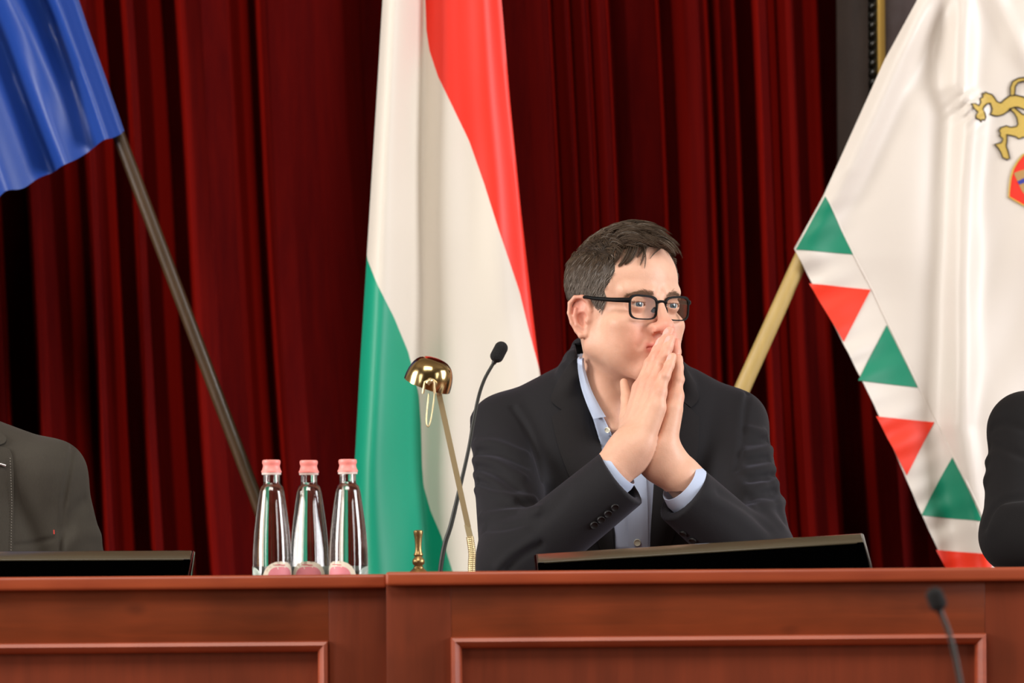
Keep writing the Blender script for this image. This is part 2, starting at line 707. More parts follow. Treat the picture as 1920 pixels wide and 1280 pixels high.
# ------------------------------------------------------------------ curtain
KEY = [(-420, .2), (-380, .7), (-330, .6), (-300, .1), (-230, .5), (-180, .8), (-150, .3), (-90, .1), (-60, .2), (-28, .4), (-22, -1.2), (30, -1.2), (33, .45), (50, .55), (70, .4), (98, .0), (112, -.6), (126, -1.2), (141, -1.2), (144, .5), (158, .55), (176, .3), (188, -.3), (193, -1.2),
       (226, -1.2), (229, .4), (246, .45), (272, .2), (290, -.5), (300, -1.2), (328, -1.2), (331, .4), (342, .75), (372, 1.0), (420, .8), (446, .3), (458, -.4), (464, -1.1), (480, -1.1), (483, .6), (498, .8),
       (535, .8), (585, .55), (630, .1), (680, -.4), (720, -.5), (770, .3),
       (850, .3), (930, .3),
       (985, .45), (1018, .82), (1030, .85), (1033, .25), (1050, .6), (1064, .8), (1067, .28), (1085, .6), (1099, .8), (1102, .3),
       (1120, .75), (1134, .85), (1138, .3), (1170, .5), (1226, .5), (1231, -.3), (1254, -.3), (1276, .4), (1302, .78), (1316, .7),
       (1322, -.8), (1334, -.8), (1342, .25), (1366, .35), (1373, -1.0), (1407, -1.0), (1415, .7), (1434, .8), (1450, .0), (1460, .5), (1480, 1.05),
       (1502, .95), (1520, .3), (1530, -.7), (1580, -1.0), (1600, .2), (1640, .5), (1690, .2), (1740, .6), (1790, .3), (1850, .7), (1900, .2), (1980, .6), (2050, .2), (2150, .7),
       (2250, .2), (2400, .6)]
kx = np.array([k[0] for k in KEY], float)
kd = np.array([k[1] for k in KEY], float)
sx = np.arange(-420, 2400.1, 1.0)
sd = np.interp(sx, kx, kd)
ker = np.exp(-np.arange(-12, 13) ** 2 / (2 * 1.7 ** 2))
sd = np.convolve(np.pad(sd, 12, mode='edge'), ker / ker.sum(), 'valid')
sel = np.arange(0, len(sx), 2)
sx, sd = sx[sel], sd[sel]
ys = np.linspace(-1500, 1820, 70)
lean = np.interp(sx, [-400, 330, 1000, 1500, 1570, 2400], [.035, .068, .035, .055, .05, .04])
PX_ = sx[None, :] + lean[None, :] * ys[:, None] + 5 * np.sin(ys[:, None] / 310 + sx[None, :] / 170.)
amp = np.interp(ys, [-1500, 0, 600, 1820], [.8, 1.0, 1.0, 1.1])[:, None]
YC = 7.46 - .21 * sd[None, :] * amp + .008 * np.sin(sx[None, :] / 47. + ys[:, None] / 240.)
PT = WN(PX_, ys[:, None], 7.25)
PT[..., 0] = WN(PX_, ys[:, None], YC)[..., 0]
PT[..., 1] = YC
# unseen forward turn added at the outer end to shade the nearby folds
tw = np.linspace(1, 0, 60)[:-1]
shade_wing = np.stack([PT[:, :1, 0] - .05 * np.sin(tw * 26)[None] * tw[None] ** .3 - .04 * tw[None], PT[:, :1, 1] - .40 * tw[None], np.broadcast_to(PT[:, :1, 2], (len(ys), 59))], -1)
PT = np.concatenate([shade_wing, PT], 1)
r_, c_ = PT.shape[:2]
ix = np.arange(r_ * c_).reshape(r_, c_)
me = npmesh('curtain', PT.reshape(-1, 3), np.stack([ix[:-1, :-1], ix[1:, :-1], ix[1:, 1:], ix[:-1, 1:]], -1).reshape(-1, 4))
cur = tag(link('curtain', me, MATS['velvet']), 'floor-length dark red velvet curtain hanging in deep folds behind the people', 'curtain')
so = cur.modifiers.new('cloth', 'SOLIDIFY')
so.thickness = .003
so.offset = -1

# ------------------------------------------------------------------ dark picture frame with rope moulding
YF = 7.18
fr = empty('picture_frame', W(1572, 430, YF), 'dark wooden picture frame with black rope moulding and gold inner edge', 'picture frame')
x0, x1, x2, x3 = [W(p, 100, YF).x for p in (1573, 1628, 1646, 1661)]
zb = W(1600, 430, YF).z
xr, zt = x0 + 1.0, zb + 1.5
bw = x1 - x0
bm = bmesh.new()
pf = [(x0, YF + .06)] + [(x0 + bw * t, YF + .034 * (1 - math.sin(t * math.pi / 2)) ** 1.0) for t in np.linspace(0, 1, 10)] + [(x1, YF + .06)]
ra_, rb_ = ([bm.verts.new((x, y, z)) for x, y in pf] for z in (zb, zt))
for i in range(len(pf)):
    j = (i + 1) % len(pf)
    bm.faces.new((ra_[i], ra_[j], rb_[j], rb_[i]))
bm.faces.new(ra_)
bm.faces.new(rb_[::-1])
bm_obj('frame_rail', bm, MATS['frame_brown'], fr, 40)
for lo, hi in (((xr - bw, YF, zb), (xr, YF + .06, zt)),
               ((x1, YF, zb), (xr - bw, YF + .06, zb + bw)), ((x1, YF, zt - bw), (xr - bw, YF + .06, zt))):
    box('frame_rail', lo, hi, MATS['frame_brown'], fr, .012, 4)
rw = x2 - x1
bm = bmesh.new()
def rope(a, b):
    a, b = Vector(a), Vector(b)
    n = int((b - a).length / .0165)
    d = (b - a).normalized()
    s = d.cross(Vector((0, -1, 0)))
    for k in range(n):
        c = a + d * (k + .5) * .0165
        ax = (d * .75 + s * .66).normalized()
        r = bmesh.ops.create_icosphere(bm, subdivisions=2, radius=1)
        q = ax.to_track_quat('Z', 'Y').to_matrix()
        for v in r['verts']:
            v.co = c + q @ Vector((v.co.x * .0062, v.co.y * .0062, v.co.z * .0105))
rope((x1 + rw / 2, YF + .012, zb + bw), (x1 + rw / 2, YF + .012, zt - bw))
rope((x1, YF + .012, zb + bw + rw / 2), (xr - bw, YF + .012, zb + bw + rw / 2))
add_box(bm, (x1 - .001, YF + .014, zb + bw - .001), (x2, YF + .05, zt - bw))
o = bm_obj('rope_molding', bm, MATS['rope_black'], fr, 50)
o['label'] = 'black twisted rope moulding'
bm = bmesh.new()
add_box(bm, (x2, YF + .004, zb + bw + rw), (x3, YF + .05, zt - bw), .004)
add_box(bm, (x3, YF + .004, zb + bw + rw), (xr - bw, YF + .05, zb + bw + rw + (x3 - x2)), .004)
bm_obj('gold_fillet', bm, MATS['gilding'], fr, 40)['label'] = 'narrow gilded inner edge'
box('canvas', (x3 - .002, YF + .03, zb + bw), (xr - bw, YF + .055, zt - bw), MATS['canvas_dark'], fr)

# ------------------------------------------------------------------ bench
def bench(name, label, Y, xl, xr, zt, zl, zm, xml, xmr, stile_l, stile_r, back):
    """xl..xr extent, zt top of ledge, zl its lower edge, zm top of the panel moulding, xml/xmr moulding corners"""
    t = empty(name, ((xl + xr) / 2, Y, 0), label, 'bench', 'bench sections')
    led, ra, st, pa = (MATS['cherry_' + k] for k in ('ledge', 'rail', 'stile', 'panel'))
    box('ledge', (xl, Y - .016, zl), (xr, Y + .10, zt), led, t, .0045, 3)
    mw = .0105
    # frame and panel front
    if stile_l:
        box('stile', (xl, Y, .04), (stile_l, Y + .03, zl + .001), st, t, .0008)
    if stile_r:
        box('stile', (stile_r, Y, .04), (xr, Y + .03, zl + .001), st, t, .0008)
    a, b = stile_l or xl, stile_r or xr
    box('rail', (a, Y + .0004, zm - .004), (b, Y + .03, zl + .001), ra, t, .0006)
    box('rail', (a, Y + .0004, .04), (b, Y + .03, .16), ra, t, .0006)
    box('panel', (a - .001, Y + .008, .15), (b + .001, Y + .026, zm), pa, t)
    box('plinth', (xl + .01, Y + .01, 0), (xr - .01, Y + .03, .045), st, t)
    prof = [(-.0, .0), (-.0105, .001), (-.0125, .0045), (-.0085, .0085), (-.004, mw), (.009, mw + .001), (.009, 0)]  # (depth, inward)

    def mould(p, q, inward):
        p, q, inw = Vector(p), Vector(q), Vector(inward)
        d = (q - p).normalized()
        bm = bmesh.new()
        R = []
        for e, s in ((p, 1), (q, -1)):
            ring = []
            for dy, w in prof:
                w *= 1.25
                ring.append(bm.verts.new(e + inw * w + d * (s * w) + Vector((0, dy, 0))))
            R.append(ring)
        n = len(prof)
        for i in range(n):
            j = (i + 1) % n
            bm.faces.new((R[0][i], R[0][j], R[1][j], R[1][i]))
        bm.faces.new(R[0][::-1])
        bm.faces.new(R[1])
        bm_obj('panel_molding', bm, led, t, 25)
    zb2 = .17
    mould((xml, Y, zm), (xmr, Y, zm), (0, 0, -1))
    mould((xml, Y, zb2), (xmr, Y, zb2), (0, 0, 1))
    mould((xmr, Y, zb2), (xmr, Y, zm), (-1, 0, 0))
    mould((xml, Y, zb2), (xml, Y, zm), (1, 0, 0))
    # working surface behind the raised ledge, and end boards
    box('work_surface', (xl, Y + .1, TABLE - .03), (xr, back, TABLE), st, t, .002)
    box('end_board', (xl, Y + .03, 0), (xl + .025, back - .05, TABLE - .03), st, t)
    for xa in (xl, xr - .025):
        box('end_board', (xa, Y + .03, TABLE - .029), (xa + .025, Y + .1, zl), st, t)
    box('end_board', (xr - .025, Y + .03, 0), (xr, back - .05, TABLE - .03), st, t)
    return t


TABLE = .752
YR, YL = 5.20, 5.262
xs = W(724, 1090, YR).x
xe = W(1972, 1090, YR).x
bench('bench', 'projecting cherry wood bench section with raised ledge, below the man with clasped hands', YR, xs, xe,
      W(1300, 1067.5, YR).z, W(1300, 1093.5, YR).z, W(1340, 1190.5, YR).z, W(845, 1200, YR).x, W(1849, 1190, YR).x,
      W(846, 1200, YR).x, W(1847, 1190, YR).x, 5.93)
bench('bench', 'set-back cherry wood bench section with knotty rail, below the three bottles', YL, xs - 1.7, xs - .0008,
      W(350, 1079, YL).z, W(350, 1105, YL).z, W(350, 1203, YL).z, xs - 1.6, W(616, 1210, YL).x,
      xs - 1.61, W(617, 1200, YL).x, 5.895)

# ------------------------------------------------------------------ flags on one stand
def I(tab):
    a = np.array(tab, float)
    return lambda y: np.interp(y, a[:, 0], a[:, 1])


YP = 6.88
base = W(858, 1930, YP)
stand = empty('flag_stand', (base.x, YP, 0), 'three-socket floor stand holding the flag poles behind the bench', 'flag stand')
lathe('base', [(0, 0), (.19, 0), (.19, .02), (.17, .035), (.09, .05), (.07, .07), (.066, .12), (0, .12)], (base.x, YP, 0), MATS['iron'], stand)

# red-white-green flag
f1 = empty('national_flag', (base.x, YP, .12), 'red, white and green striped flag hanging straight down behind the microphone', 'flag')
top = W(866, -900, YP + .03)
tube('pole', [(base.x, YP, .1205), (top.x, YP + .03, top.z)], .013, MATS['dark_varnish'], f1)
Lx = I([(-900, 760), (-260, 735), (0, 720), (200, 708), (490, 690), (700, 677), (870, 668), (1075, 666), (1500, 668)])
Rx = I([(-900, 880), (-260, 915), (0, 940), (200, 957), (400, 977), (600, 1000), (700, 1012), (900, 1030), (1080, 1045), (1500, 1070)])
rB = I([(-900, 794), (-260, 796), (0, 798), (60, 800), (100, 806), (150, 822), (200, 846), (270, 880), (350, 908), (430, 933), (550, 974), (620, 991), (690, 1010), (700, 1012), (900, 1030), (1080, 1045), (1500, 1070)])
gB = I([(-900, 760), (-260, 735), (0, 720), (200, 708), (488, 690), (541, 711), (602, 742), (663, 767), (740, 786), (795, 790), (872, 792), (912, 795), (958, 808), (1004, 828), (1070, 849), (1200, 890), (1500, 980)])
cX = I([(-900, 804), (-260, 800), (0, 797), (300, 793), (700, 790), (900, 794), (1070, 802), (1500, 815)])


def hung(px, py):
    l, r, c = Lx(py), Rx(py), cX(py)
    u1 = np.clip((px - l) / (c - l), 0, 1)
    u2 = np.clip((px - c) / (r - c), 0, 1)
    g = np.interp(py, [-900, 0, 1500], [.7, 1, 1.15])
    d = np.where(px < c, .100 * np.sin(np.pi * np.clip(u1 * .95 + .05, 0, 1) ** .62), .05 * np.sin(np.pi * u2 ** 1.05) + .012 * np.sin(3 * np.pi * u2) * (u2 < .97)) * g
    d = d + .004 * np.sin(px / 23. + py / 90.) * np.clip(py / 900, 0, 1)
    d = np.sqrt(d * d + .018 ** 2)
    P = WN(px, py, 6.86)
    P[..., 1] = 6.85 - d
    return P


rows = np.concatenate([np.linspace(-900, -20, 20), np.linspace(0, 1500, 150)])
for nm, fa, fb, m, ncol, lab in (('stripe', Lx, gB, 'flag_green', 34, 'green stripe of the flag'), ('stripe', gB, rB, 'flag_white', 60, 'white stripe of the flag'), ('stripe', rB, Rx, 'flag_red', 30, 'red stripe of the flag')):
    a, b = fa(rows), fb(rows)
    ok = b - a > .4
    first, last = np.where(ok)[0][[0, -1]]
    rr = rows[max(first - 1, 0):last + 2]
    a, b = fa(rr), np.maximum(fb(rr), fa(rr) + .15)
    t = np.linspace(0, 1, ncol)
    px = a[:, None] * (1 - t) + b[:, None] * t
    sheet(nm, hung(px, np.broadcast_to(rr[:, None], px.shape)), .0006, MATS[m], f1)['label'] = lab

# blue flag on the dark pole
f2 = empty('blue_flag', (base.x - .02, YP, .12), 'plain blue flag slanting from a dark brown pole', 'flag')
tube('pole', [(base.x - .045, YP, .1205)] + [W(475 - .379 * (y - 0), 920 - y, YP) for y in (0, 660, 1500)], .0112, MATS['dark_varnish'], f2, 16)['label'] = 'dark brown pole'
hx = I([(-900, -205), (0, 148), (60, 168), (150, 200), (245, 233), (300, 254)])
v = np.linspace(0, 1, 80)
u = np.concatenate([np.linspace(0, .08, 12), np.linspace(.09, 1, 90)])
hyv = -700 + 945 * v
U, HY = np.meshgrid(u, hyv)
U, V_ = np.meshgrid(u, v)
U = U * 470 / 760
PXb = hx(HY) - U * 760 + 6 * np.sin(U * 22) * V_
PYb = HY + U * 395 + 60 * U * V_ * np.sin(U * 9) + 5 * np.sin(U * 60) * V_
w = U * 760
dep = .019 * np.exp(-((w - 34) / 15) ** 2) - .016 * np.exp(-((w - 66) / 16) ** 2) + .02 * np.exp(-((w - 118 + 18 * V_) / 26) ** 2) - .026 * np.exp(-((w - 165 + 30 * V_) / 17) ** 2) + .02 * np.exp(-((w - 215) / 30) ** 2) + .012 * np.sin(w / 21.) * np.clip(w / 400, 0, 1)
dep += .006 * np.sin(w / 9. + V_ * 14) * np.exp(-((w - 80) / 40) ** 2) + .014
G = WN(PXb, PYb, 6.86)
G[..., 1] = 6.872 - 1.7 * dep * np.clip(w / 14, 0.55, 1)
sheet('cloth', G, .0008, MATS['flag_blue'], f2)

# white flag with triangle border on the pale pole
f3 = empty('city_flag', (base.x + .02, YP, .12), 'white flag with green and red triangle border on a pale pole', 'flag')
tube('pole', [(base.x + .045, YP, .1205)] + [W(x, y, YP) for x, y in ((1400, 710), (1500, 490), (1688, 100), (1882, -300), (2080, -700))], [.0138, .0136, .0132, .012, .011, .010], MATS['pale_varnish'], f3, 18)['label'] = 'pale varnished pole'
hR = I([(-300, 1858), (0, 1720), (110, 1660), (365, 1545), (465, 1490), (560, 1540), (760, 1640), (960, 1730), (1062, 1780), (1500, 2000)])


def flagw(px, py, off=0.0):
    px = np.asarray(px, float)
    py = np.asarray(py, float)
    wv = px - hR(py)
    up = np.clip((520 - py) / 200, 0, 1)
    d = .020 * np.exp(-((wv - 26) / 26) ** 2) * up - .004 * np.exp(-((wv - 75) / 24) ** 2) * up
    c1 = np.interp(py, [0, 160, 210, 400, 800, 1100], [1795, 1792, 1812, 1800, 1792, 1840])
    d = d + .022 * np.exp(-((px - c1 - 8) / 26) ** 2) - .014 * np.exp(-((px - c1 + 40) / 34) ** 2)
    c2 = 1872 + .5 * py
    d = d + .012 * np.exp(-((px - c2) / 22) ** 2) * np.clip((260 - py) / 160, 0, 1)
    d = d + .010 * np.sin((px - .25 * py) / 42.) * np.clip((py - 250) / 500, 0, 1) + .002 * np.sin(px / 17. + py / 33.) * np.clip((px - 1740) / 200, 0, 1)
    d = d + .0035 * np.exp(-(((px - 1815) ** 2 + (py - 205) ** 2) / 900)) * np.sin((px + 1.3 * py) / 5.)
    bord = np.clip((py - 360) / 60, 0, 1) * np.exp(-(wv / 70) ** 2)
    d = d + bord * .0035 * np.sin((px * .5 + py) / 10.) * np.sin(py / 47.) + .012 * np.sin(py / 95.) * np.clip(1 - wv / 260, 0, 1) * np.clip((py - 480) / 80, 0, 1)
    P = WN(px, py, 6.845)
    P[..., 1] = 6.862 - d - off
    return P


SEAM_PTS = 1
edge = [(1858, -300), (1720, 0), (1660, 110), (1545, 365), (1490, 465), (1540, 560), (1640, 760), (1730, 960), (1780, 1062), (2000, 1500), (2500, 1500), (2500, -300)]
patch('cloth', edge, flagw, 0, .0008, 8, MATS['satin_white'], f3)
for T, m in (([(1548, 367), (1493, 467), (1601, 475)], 'green'), ([(1518, 530), (1635, 541), (1583, 640)], 'red'),
             ([(1665, 608), (1609, 713), (1723, 725)], 'green'), ([(1643, 780), (1755, 790), (1703, 890)], 'red'),
             ([(1787, 857), (1732, 965), (1843, 977)], 'green'), ([(1760, 1030), (1872, 1040), (1822, 1143)], 'red'),
             ([(1906, 1108), (1851, 1214), (1962, 1226)], 'green')):
    patch('triangle', T, flagw, .0014, .0010, 8, MATS['satin_' + m], f3)['label'] = m + ' border triangle'
    
# long seam between field and border
seam = [(1549, 366), (1603, 476), (1640, 545), (1668, 606), (1724, 722), (1758, 790), (1790, 856), (1846, 975), (1905, 1100)]
sp = catmull([(*p, 0) for p in seam], 10)
o = tube('seam', flagw(sp[:, 0], sp[:, 1], .0004), .0012, MATS['satin_white'], f3, 6)


def emb(L, ox=1780, oy=120, s=4.264):
    return [(ox + x / s, oy + y / s) for x, y in L]


lion = [emb([(170, 322), (210, 318), (240, 330), (256, 300), (250, 270), (275, 258), (272, 224), (290, 234), (295, 215), (322, 228), (350, 235), (370, 260), (390, 290), (420, 303), (450, 275), (490, 245), (540, 238), (597, 252), (690, 290), (760, 340), (790, 400), (770, 450), (720, 440), (680, 405), (640, 370), (597, 350), (560, 335), (530, 335), (500, 350), (470, 375), (440, 395), (400, 407), (370, 405), (335, 395), (346, 375), (350, 350), (335, 304), (310, 310), (285, 335), (272, 360), (290, 390), (298, 420), (285, 447), (265, 438), (258, 462), (245, 443), (215, 437), (208, 412), (228, 385), (190, 352), (185, 333)]),
        emb([(490, 348), (530, 338), (597, 395), (690, 402), (762, 440), (780, 500), (740, 550), (690, 566), (597, 578), (562, 592), (540, 572), (500, 562), (470, 553), (472, 600), (465, 650), (480, 690), (493, 748), (475, 752), (470, 762), (455, 748), (435, 742), (420, 700), (400, 665), (372, 632), (400, 626), (425, 620), (437, 590), (410, 562), (418, 548), (404, 520), (420, 508), (412, 500), (435, 495), (465, 484), (500, 497), (545, 490), (556, 470), (548, 420), (525, 380)]),
        emb([(497, 243), (495, 180), (515, 130), (560, 104), (600, 99), (650, 112), (700, 150), (745, 140), (738, 172), (695, 184), (640, 145), (600, 127), (560, 138), (538, 170), (533, 243)])]
em = bpy.data.objects.new('lion_emblem', None)
COL.objects.link(em)
em.parent = f3
em.matrix_parent_inverse = f3.matrix_world.inverted()
em['label'] = 'golden lion appliqué with dark stitched outline'
for k, pl in enumerate(lion):
    patch('gold_shape', pl, flagw, .0012 + .0004 * k, .001, 4, MATS['gold_thread'], em)
    q = np.array(pl + pl[:1])
    tube('outline', flagw(q[:, 0], q[:, 1], .0016 + .0004 * k), .0011, MATS['dark_thread'], em, 5)
sh = bpy.data.objects.new('shield', None)
COL.objects.link(sh)
sh.parent = f3
sh.matrix_parent_inverse = f3.matrix_world.inverted()
sh['label'] = 'red shield with tan and blue bars and gold border'
sp_ = emb([(690, 690), (640, 695), (597, 720), (555, 770), (520, 830), (500, 900), (490, 980), (486, 1055), (597, 1118), (690, 1170), (783, 1118), (894, 1055), (890, 980), (880, 900), (860, 830), (825, 770), (783, 720), (740, 695)])
patch('field', sp_, flagw, .0012, .001, 5, MATS['shield_red'], sh)
q = np.array(sp_)
tube('border', flagw(q[:, 0], q[:, 1], .0016), .0014, MATS['gold_thread'], sh, 6)
patch('castle', emb([(525, 865), (560, 850), (597, 838), (690, 830), (783, 838), (820, 850), (855, 865), (790, 1005), (770, 1030), (690, 1000), (610, 1030), (590, 1005)]), flagw, .0017, .001, 5, MATS['tan_thread'], sh)
patch('bar', emb([(553, 932), (597, 908), (690, 880), (783, 908), (827, 932), (810, 956), (783, 945), (690, 915), (597, 945), (570, 956)]), flagw, .0023, .001, 5, MATS['blue_thread'], sh)

# ------------------------------------------------------------------ water bottles
def thin_glass(name, tint=(1, 1, 1), refl=1.0):
    """spectacle lens: see-through sheet with a clear-coat reflection"""
    m = bpy.data.materials.new(name)
    m.use_nodes = True
    nt = m.node_tree
    N, L = nt.nodes, nt.links
    N.remove(N['Principled BSDF'])
    tr = N.new('ShaderNodeBsdfTransparent')
    tr.inputs[0].default_value = (*tint, 1)
    gl = N.new('ShaderNodeBsdfGlossy')
    gl.inputs['Roughness'].default_value = .02
    fr_ = N.new('ShaderNodeFresnel')
    fr_.inputs[0].default_value = 1.45
    mu = N.new('ShaderNodeMath')
    mu.operation = 'MULTIPLY'
    mu.inputs[1].default_value = refl
    L.new(fr_.outputs[0], mu.inputs[0])
    mx = N.new('ShaderNodeMixShader')
    L.new(mu.outputs[0], mx.inputs[0])
    L.new(tr.outputs[0], mx.inputs[1])
    L.new(gl.outputs[0], mx.inputs[2])
    L.new(mx.outputs[0], N['Material Output'].inputs[0])
    MATS[name] = m
    return m


mat('bottle_glass', (255, 255, 255), .0, trans=1, ior=1.5)
mat('water', (255, 255, 255), .0, trans=1, ior=1.33)
mat('cap_pink', (250, 150, 142), .45)
mat('cap_ring', (232, 214, 206), .5)
mat('label_cream', (236, 226, 206), .6)
mat('label_pink', (228, 138, 148), .6)
mat('label_pale', (206, 220, 210), .6)
mat('label_rose', (214, 84, 96), .6)
thin_glass('lens_glass', (.99, .99, .98), .05)

YB = 5.42
MM = YB / FPX
PROF = [(14.5, 858.8), (16.6, 860), (17.2, 863), (16.6, 866.5), (15.6, 869), (15.7, 872), (16.6, 874.5), (17.0, 877), (18.8, 879.6), (19.0, 882.5)]
BODY = [(15.3, 884), (15.3, 902), (16.2, 905), (20.5, 909), (23.6, 920), (27.2, 944), (30.6, 968), (33.6, 994), (35.8, 1022), (36.6, 1050), (36.6, 1100), (36.2, 1128), (34, 1136), (30, 1138.6)]


def arc_label(name, r, a0, aw, z0, zh, m, parent, c, shape=2.0, th=.0002, n=24):
    """elliptical paper label bent round the bottle; a0 = facing angle, aw/zh half sizes"""
    bm = bmesh.new()
    R = []
    for k in range(n):
        q = 2 * math.pi * k / n
        cx, sy = math.cos(q), math.sin(q)
        R.append((math.copysign(abs(cx) ** (2 / shape), cx), math.copysign(abs(sy) ** (2 / shape), sy)))
    rings = []
    P = lambda x, y, rr: Vector((c[0] + rr * math.cos(a0 + x * aw), c[1] + rr * math.sin(a0 + x * aw), z0 + y * zh))
    for s in (0, .2, .4, .6, .8, 1.0):
        rings.append([bm.verts.new(P(x * s, y * s, r + th)) for x, y in (R if s else R[:1])])
    rings.append([bm.verts.new(P(x, y, r - .0001)) for x, y in R])
    for A, B in zip(rings[:-1], rings[1:]):
        for k in range(n):
            j = (k + 1) % n
            if len(A) == 1:
                bm.faces.new((A[0], B[k], B[j]))
            else:
                bm.faces.new((A[k], B[k], B[j], A[j]))
    o = bm_obj(name, bm, m, parent, 60)
    return o


def bottle(px, Y, ang, label):
    c = W(px, 1077, Y)
    sc = YB / FPX
    H = lambda y: TABLE + .0006 + (1138.6 - y) * sc
    t = empty('water_bottle', (c.x, Y, TABLE), label, 'bottle', 'glass water bottles')
    ctr = (c.x, Y, 0)
    outer = [(r * sc, H(y)) for r, y in BODY][::-1]
    th = .0022
    inner = [(max(r * sc - th, .002), H(y)) for r, y in BODY[:-2]] + [(30 * sc, H(1134)), (0, H(1134))]
    prof = [(0, H(1138.6))] + outer + inner
    lathe('glass', prof, ctr, MATS['bottle_glass'], t, seg=56, ang=50)
    e = .00012
    wat = [(0, H(1134) - e)] + [(30 * sc, H(1134) - e)] + [(r * sc - th + e, H(y)) for r, y in BODY[2:-2][::-1] if y >= 905] + [(15.4 * sc - th + e, H(900)), (14.0 * sc - th, H(901)), (0, H(901.5))]
    lathe('water', wat, ctr, MATS['water'], t, seg=56, ang=50)
    lathe('cap', [(0, H(859.2))] + [((r) * sc, H(y)) for r, y in PROF] + [(15.6 * sc, H(882.6)), (15.6 * sc, H(866)), (0, H(866))], ctr, MATS['cap_pink'], t, seg=48, ang=30)
    lathe('cap_ring', [(15.5 * sc, H(882.6)), (18.2 * sc, H(882.7)), (18.0 * sc, H(886.5)), (15.5 * sc, H(886.5))], ctr, MATS['cap_ring'], t, seg=48, ang=30, closed=True)
    r = 36.6 * sc
    b = arc_label('label', r, ang, 1.02, H(1088), 39 * sc, MATS['label_cream'], t, ctr, 2.3)
    b['label'] = 'cream oval paper label with pink print'
    arc_label('print', r + .0002, ang, .74, H(1089), 30 * sc, MATS['label_pink'], b, ctr, 3.0, .00015)
    for i, (dx, w_) in enumerate(((-.16, .20), (.10, .14))):
        arc_label('print', r + .0004, ang + dx, w_, H(1055.6 + .8 * i), .8 * sc, MATS['label_rose'], b, ctr, 2.0, .00012)
    b2 = arc_label('label', r, ang + math.pi, 2.02, H(1096), 38 * sc, MATS['label_pale'], t, ctr, 5)
    b2['label'] = 'pale back label'
    return t


A0 = -math.pi / 2
bottle(510.5, 5.415, A0 + .55, 'clear water bottle with pink cap, outermost of three, next to the dark flag pole')
bottle(580.5, 5.444, A0 - .02, 'clear water bottle with pink cap, middle one of the three')
bottle(653.5, 5.413, A0 - .55, 'clear water bottle with pink cap, overlapping the green flag stripe')

# ------------------------------------------------------------------ brass desk lamp
YA = 5.56
k_ = YA / FPX
dl = empty('desk_lamp', W(884, 1135, YA), 'slim brass desk lamp with domed shade turned away, standing by the hand bell', 'lamp')
lathe('base', [(0, TABLE + .0005), (.022, TABLE + .0005), (.022, TABLE + .006), (.012, TABLE + .012), (.009, TABLE + .02), (0, TABLE + .02)], (W(884, 1100, YA).x, YA, 0), MATS['brass'], dl)
g = catmull([W(884, 1118, YA), W(884.5, 1060, YA), W(885, 1035, YA), W(881, 1006, YA)], 24)
bm = bmesh.new()
rr = [7.2 * k_ * (1 + .1 * math.sin(i * 2 * math.pi / 3.0)) for i in range(len(g))]
g2 = catmull(list(g), 3)
L_ = np.r_[0, np.cumsum(np.linalg.norm(np.diff(g2, axis=0), axis=1))]
add_tube(bm, g2, [6.6 * k_ + .9 * k_ * (0.5 + .5 * math.cos(l / (3.6 * k_) * 2 * math.pi)) for l in L_], 16)
bm_obj('gooseneck', bm, MATS['brass'], dl, 80)
tube('collar', [W(881.5, 1007, YA), W(876, 983, YA)], 8.2 * k_, MATS['brass'], dl, 4, .8, (1, -1, .4), 20)
tube('arm', [W(878, 988, YA), W(823, 738, YA - .010)], 7.2 * k_, MATS['brass'], dl, 4, 1.0, (1, -1, .4), 20)
tube('arm_tip', catmull([W(824, 741, YA - .010), W(821, 728, YA - .018), W(815, 718, YA - .034), W(807, 713, YA - .046), W(801, 719, YA - .046)], 6), 4.8 * k_, MATS['brass'], dl, 12)
ax = Vector((.34, -.22, .93)).normalized()
ctr = W(800.5, 722, YA - .004)
R_, Hh = 45 * k_, 53 * k_
pr = [(R_ * (math.cos(a) ** .62 if a < 1.57 else 0), Hh * math.sin(a) ** .9) for a in np.linspace(0, math.pi / 2, 22)]
pi_ = [(max(r - .0012, 0), max(h - .0012, 0)) for r, h in pr]
bm = bmesh.new()
add_lathe(bm, pr[:-1] + [(0, Hh)] + [(0, Hh - .0012)] + pi_[:-1][::-1], ctr, ax, 48, True)
o = bm_obj('shade', bm, MATS['shade_brass'], dl, 60)
bm = bmesh.new()
for sgn in (-1, 1):
    add_tube(bm, [W(804 + sgn * 11, 737, YA - .040), W(805 + sgn * 8, 716, YA - .0435), W(807, 711, YA - .044)], 2.8 * k_, 6)
bm_obj('bracket', bm, MATS['brass'], dl, 40)
lp = [W(804, 738, YA - .012), W(800.5, 770, YA - .014), W(799.5, 793, YA - .015), W(802.5, 799.5, YA - .015), W(806, 794, YA - .015), W(811, 768, YA - .013), W(815, 738, YA - .012)]
tube('wire_handle', catmull(lp, 8), 1.3 * k_, MATS['brass'], dl, 8)

# ------------------------------------------------------------------ hand bell
YH = 5.5
kb = YH / FPX
bl = empty('hand_bell', (W(785, 1100, YH).x, YH, TABLE), 'small brass hand bell with turned handle in front of the green flag stripe', 'bell')
hz = lambda y: W(785, y, YH).z
handle = [(0, hz(993.4)), (6, hz(993.6)), (8.6, hz(995)), (9.0, hz(998)), (8.2, hz(1002)), (6.9, hz(1010)), (6.0, hz(1022)), (6.1, hz(1030)), (7.2, hz(1036)), (8.8, hz(1039)), (8.8, hz(1041)), (6.8, hz(1043)), (8, hz(1045)), (11, hz(1049)), (11.7, hz(1053)), (10.6, hz(1057)), (7.8, hz(1060)), (7.8, hz(1061.5)), (9.5, hz(1063)), (9.6, hz(1065)), (0, hz(1065))]
lathe('handle', [(r * kb, z) for r, z in handle], (bl.location.x, YH, 0), MATS['old_brass'], bl, seg=32, ang=45)
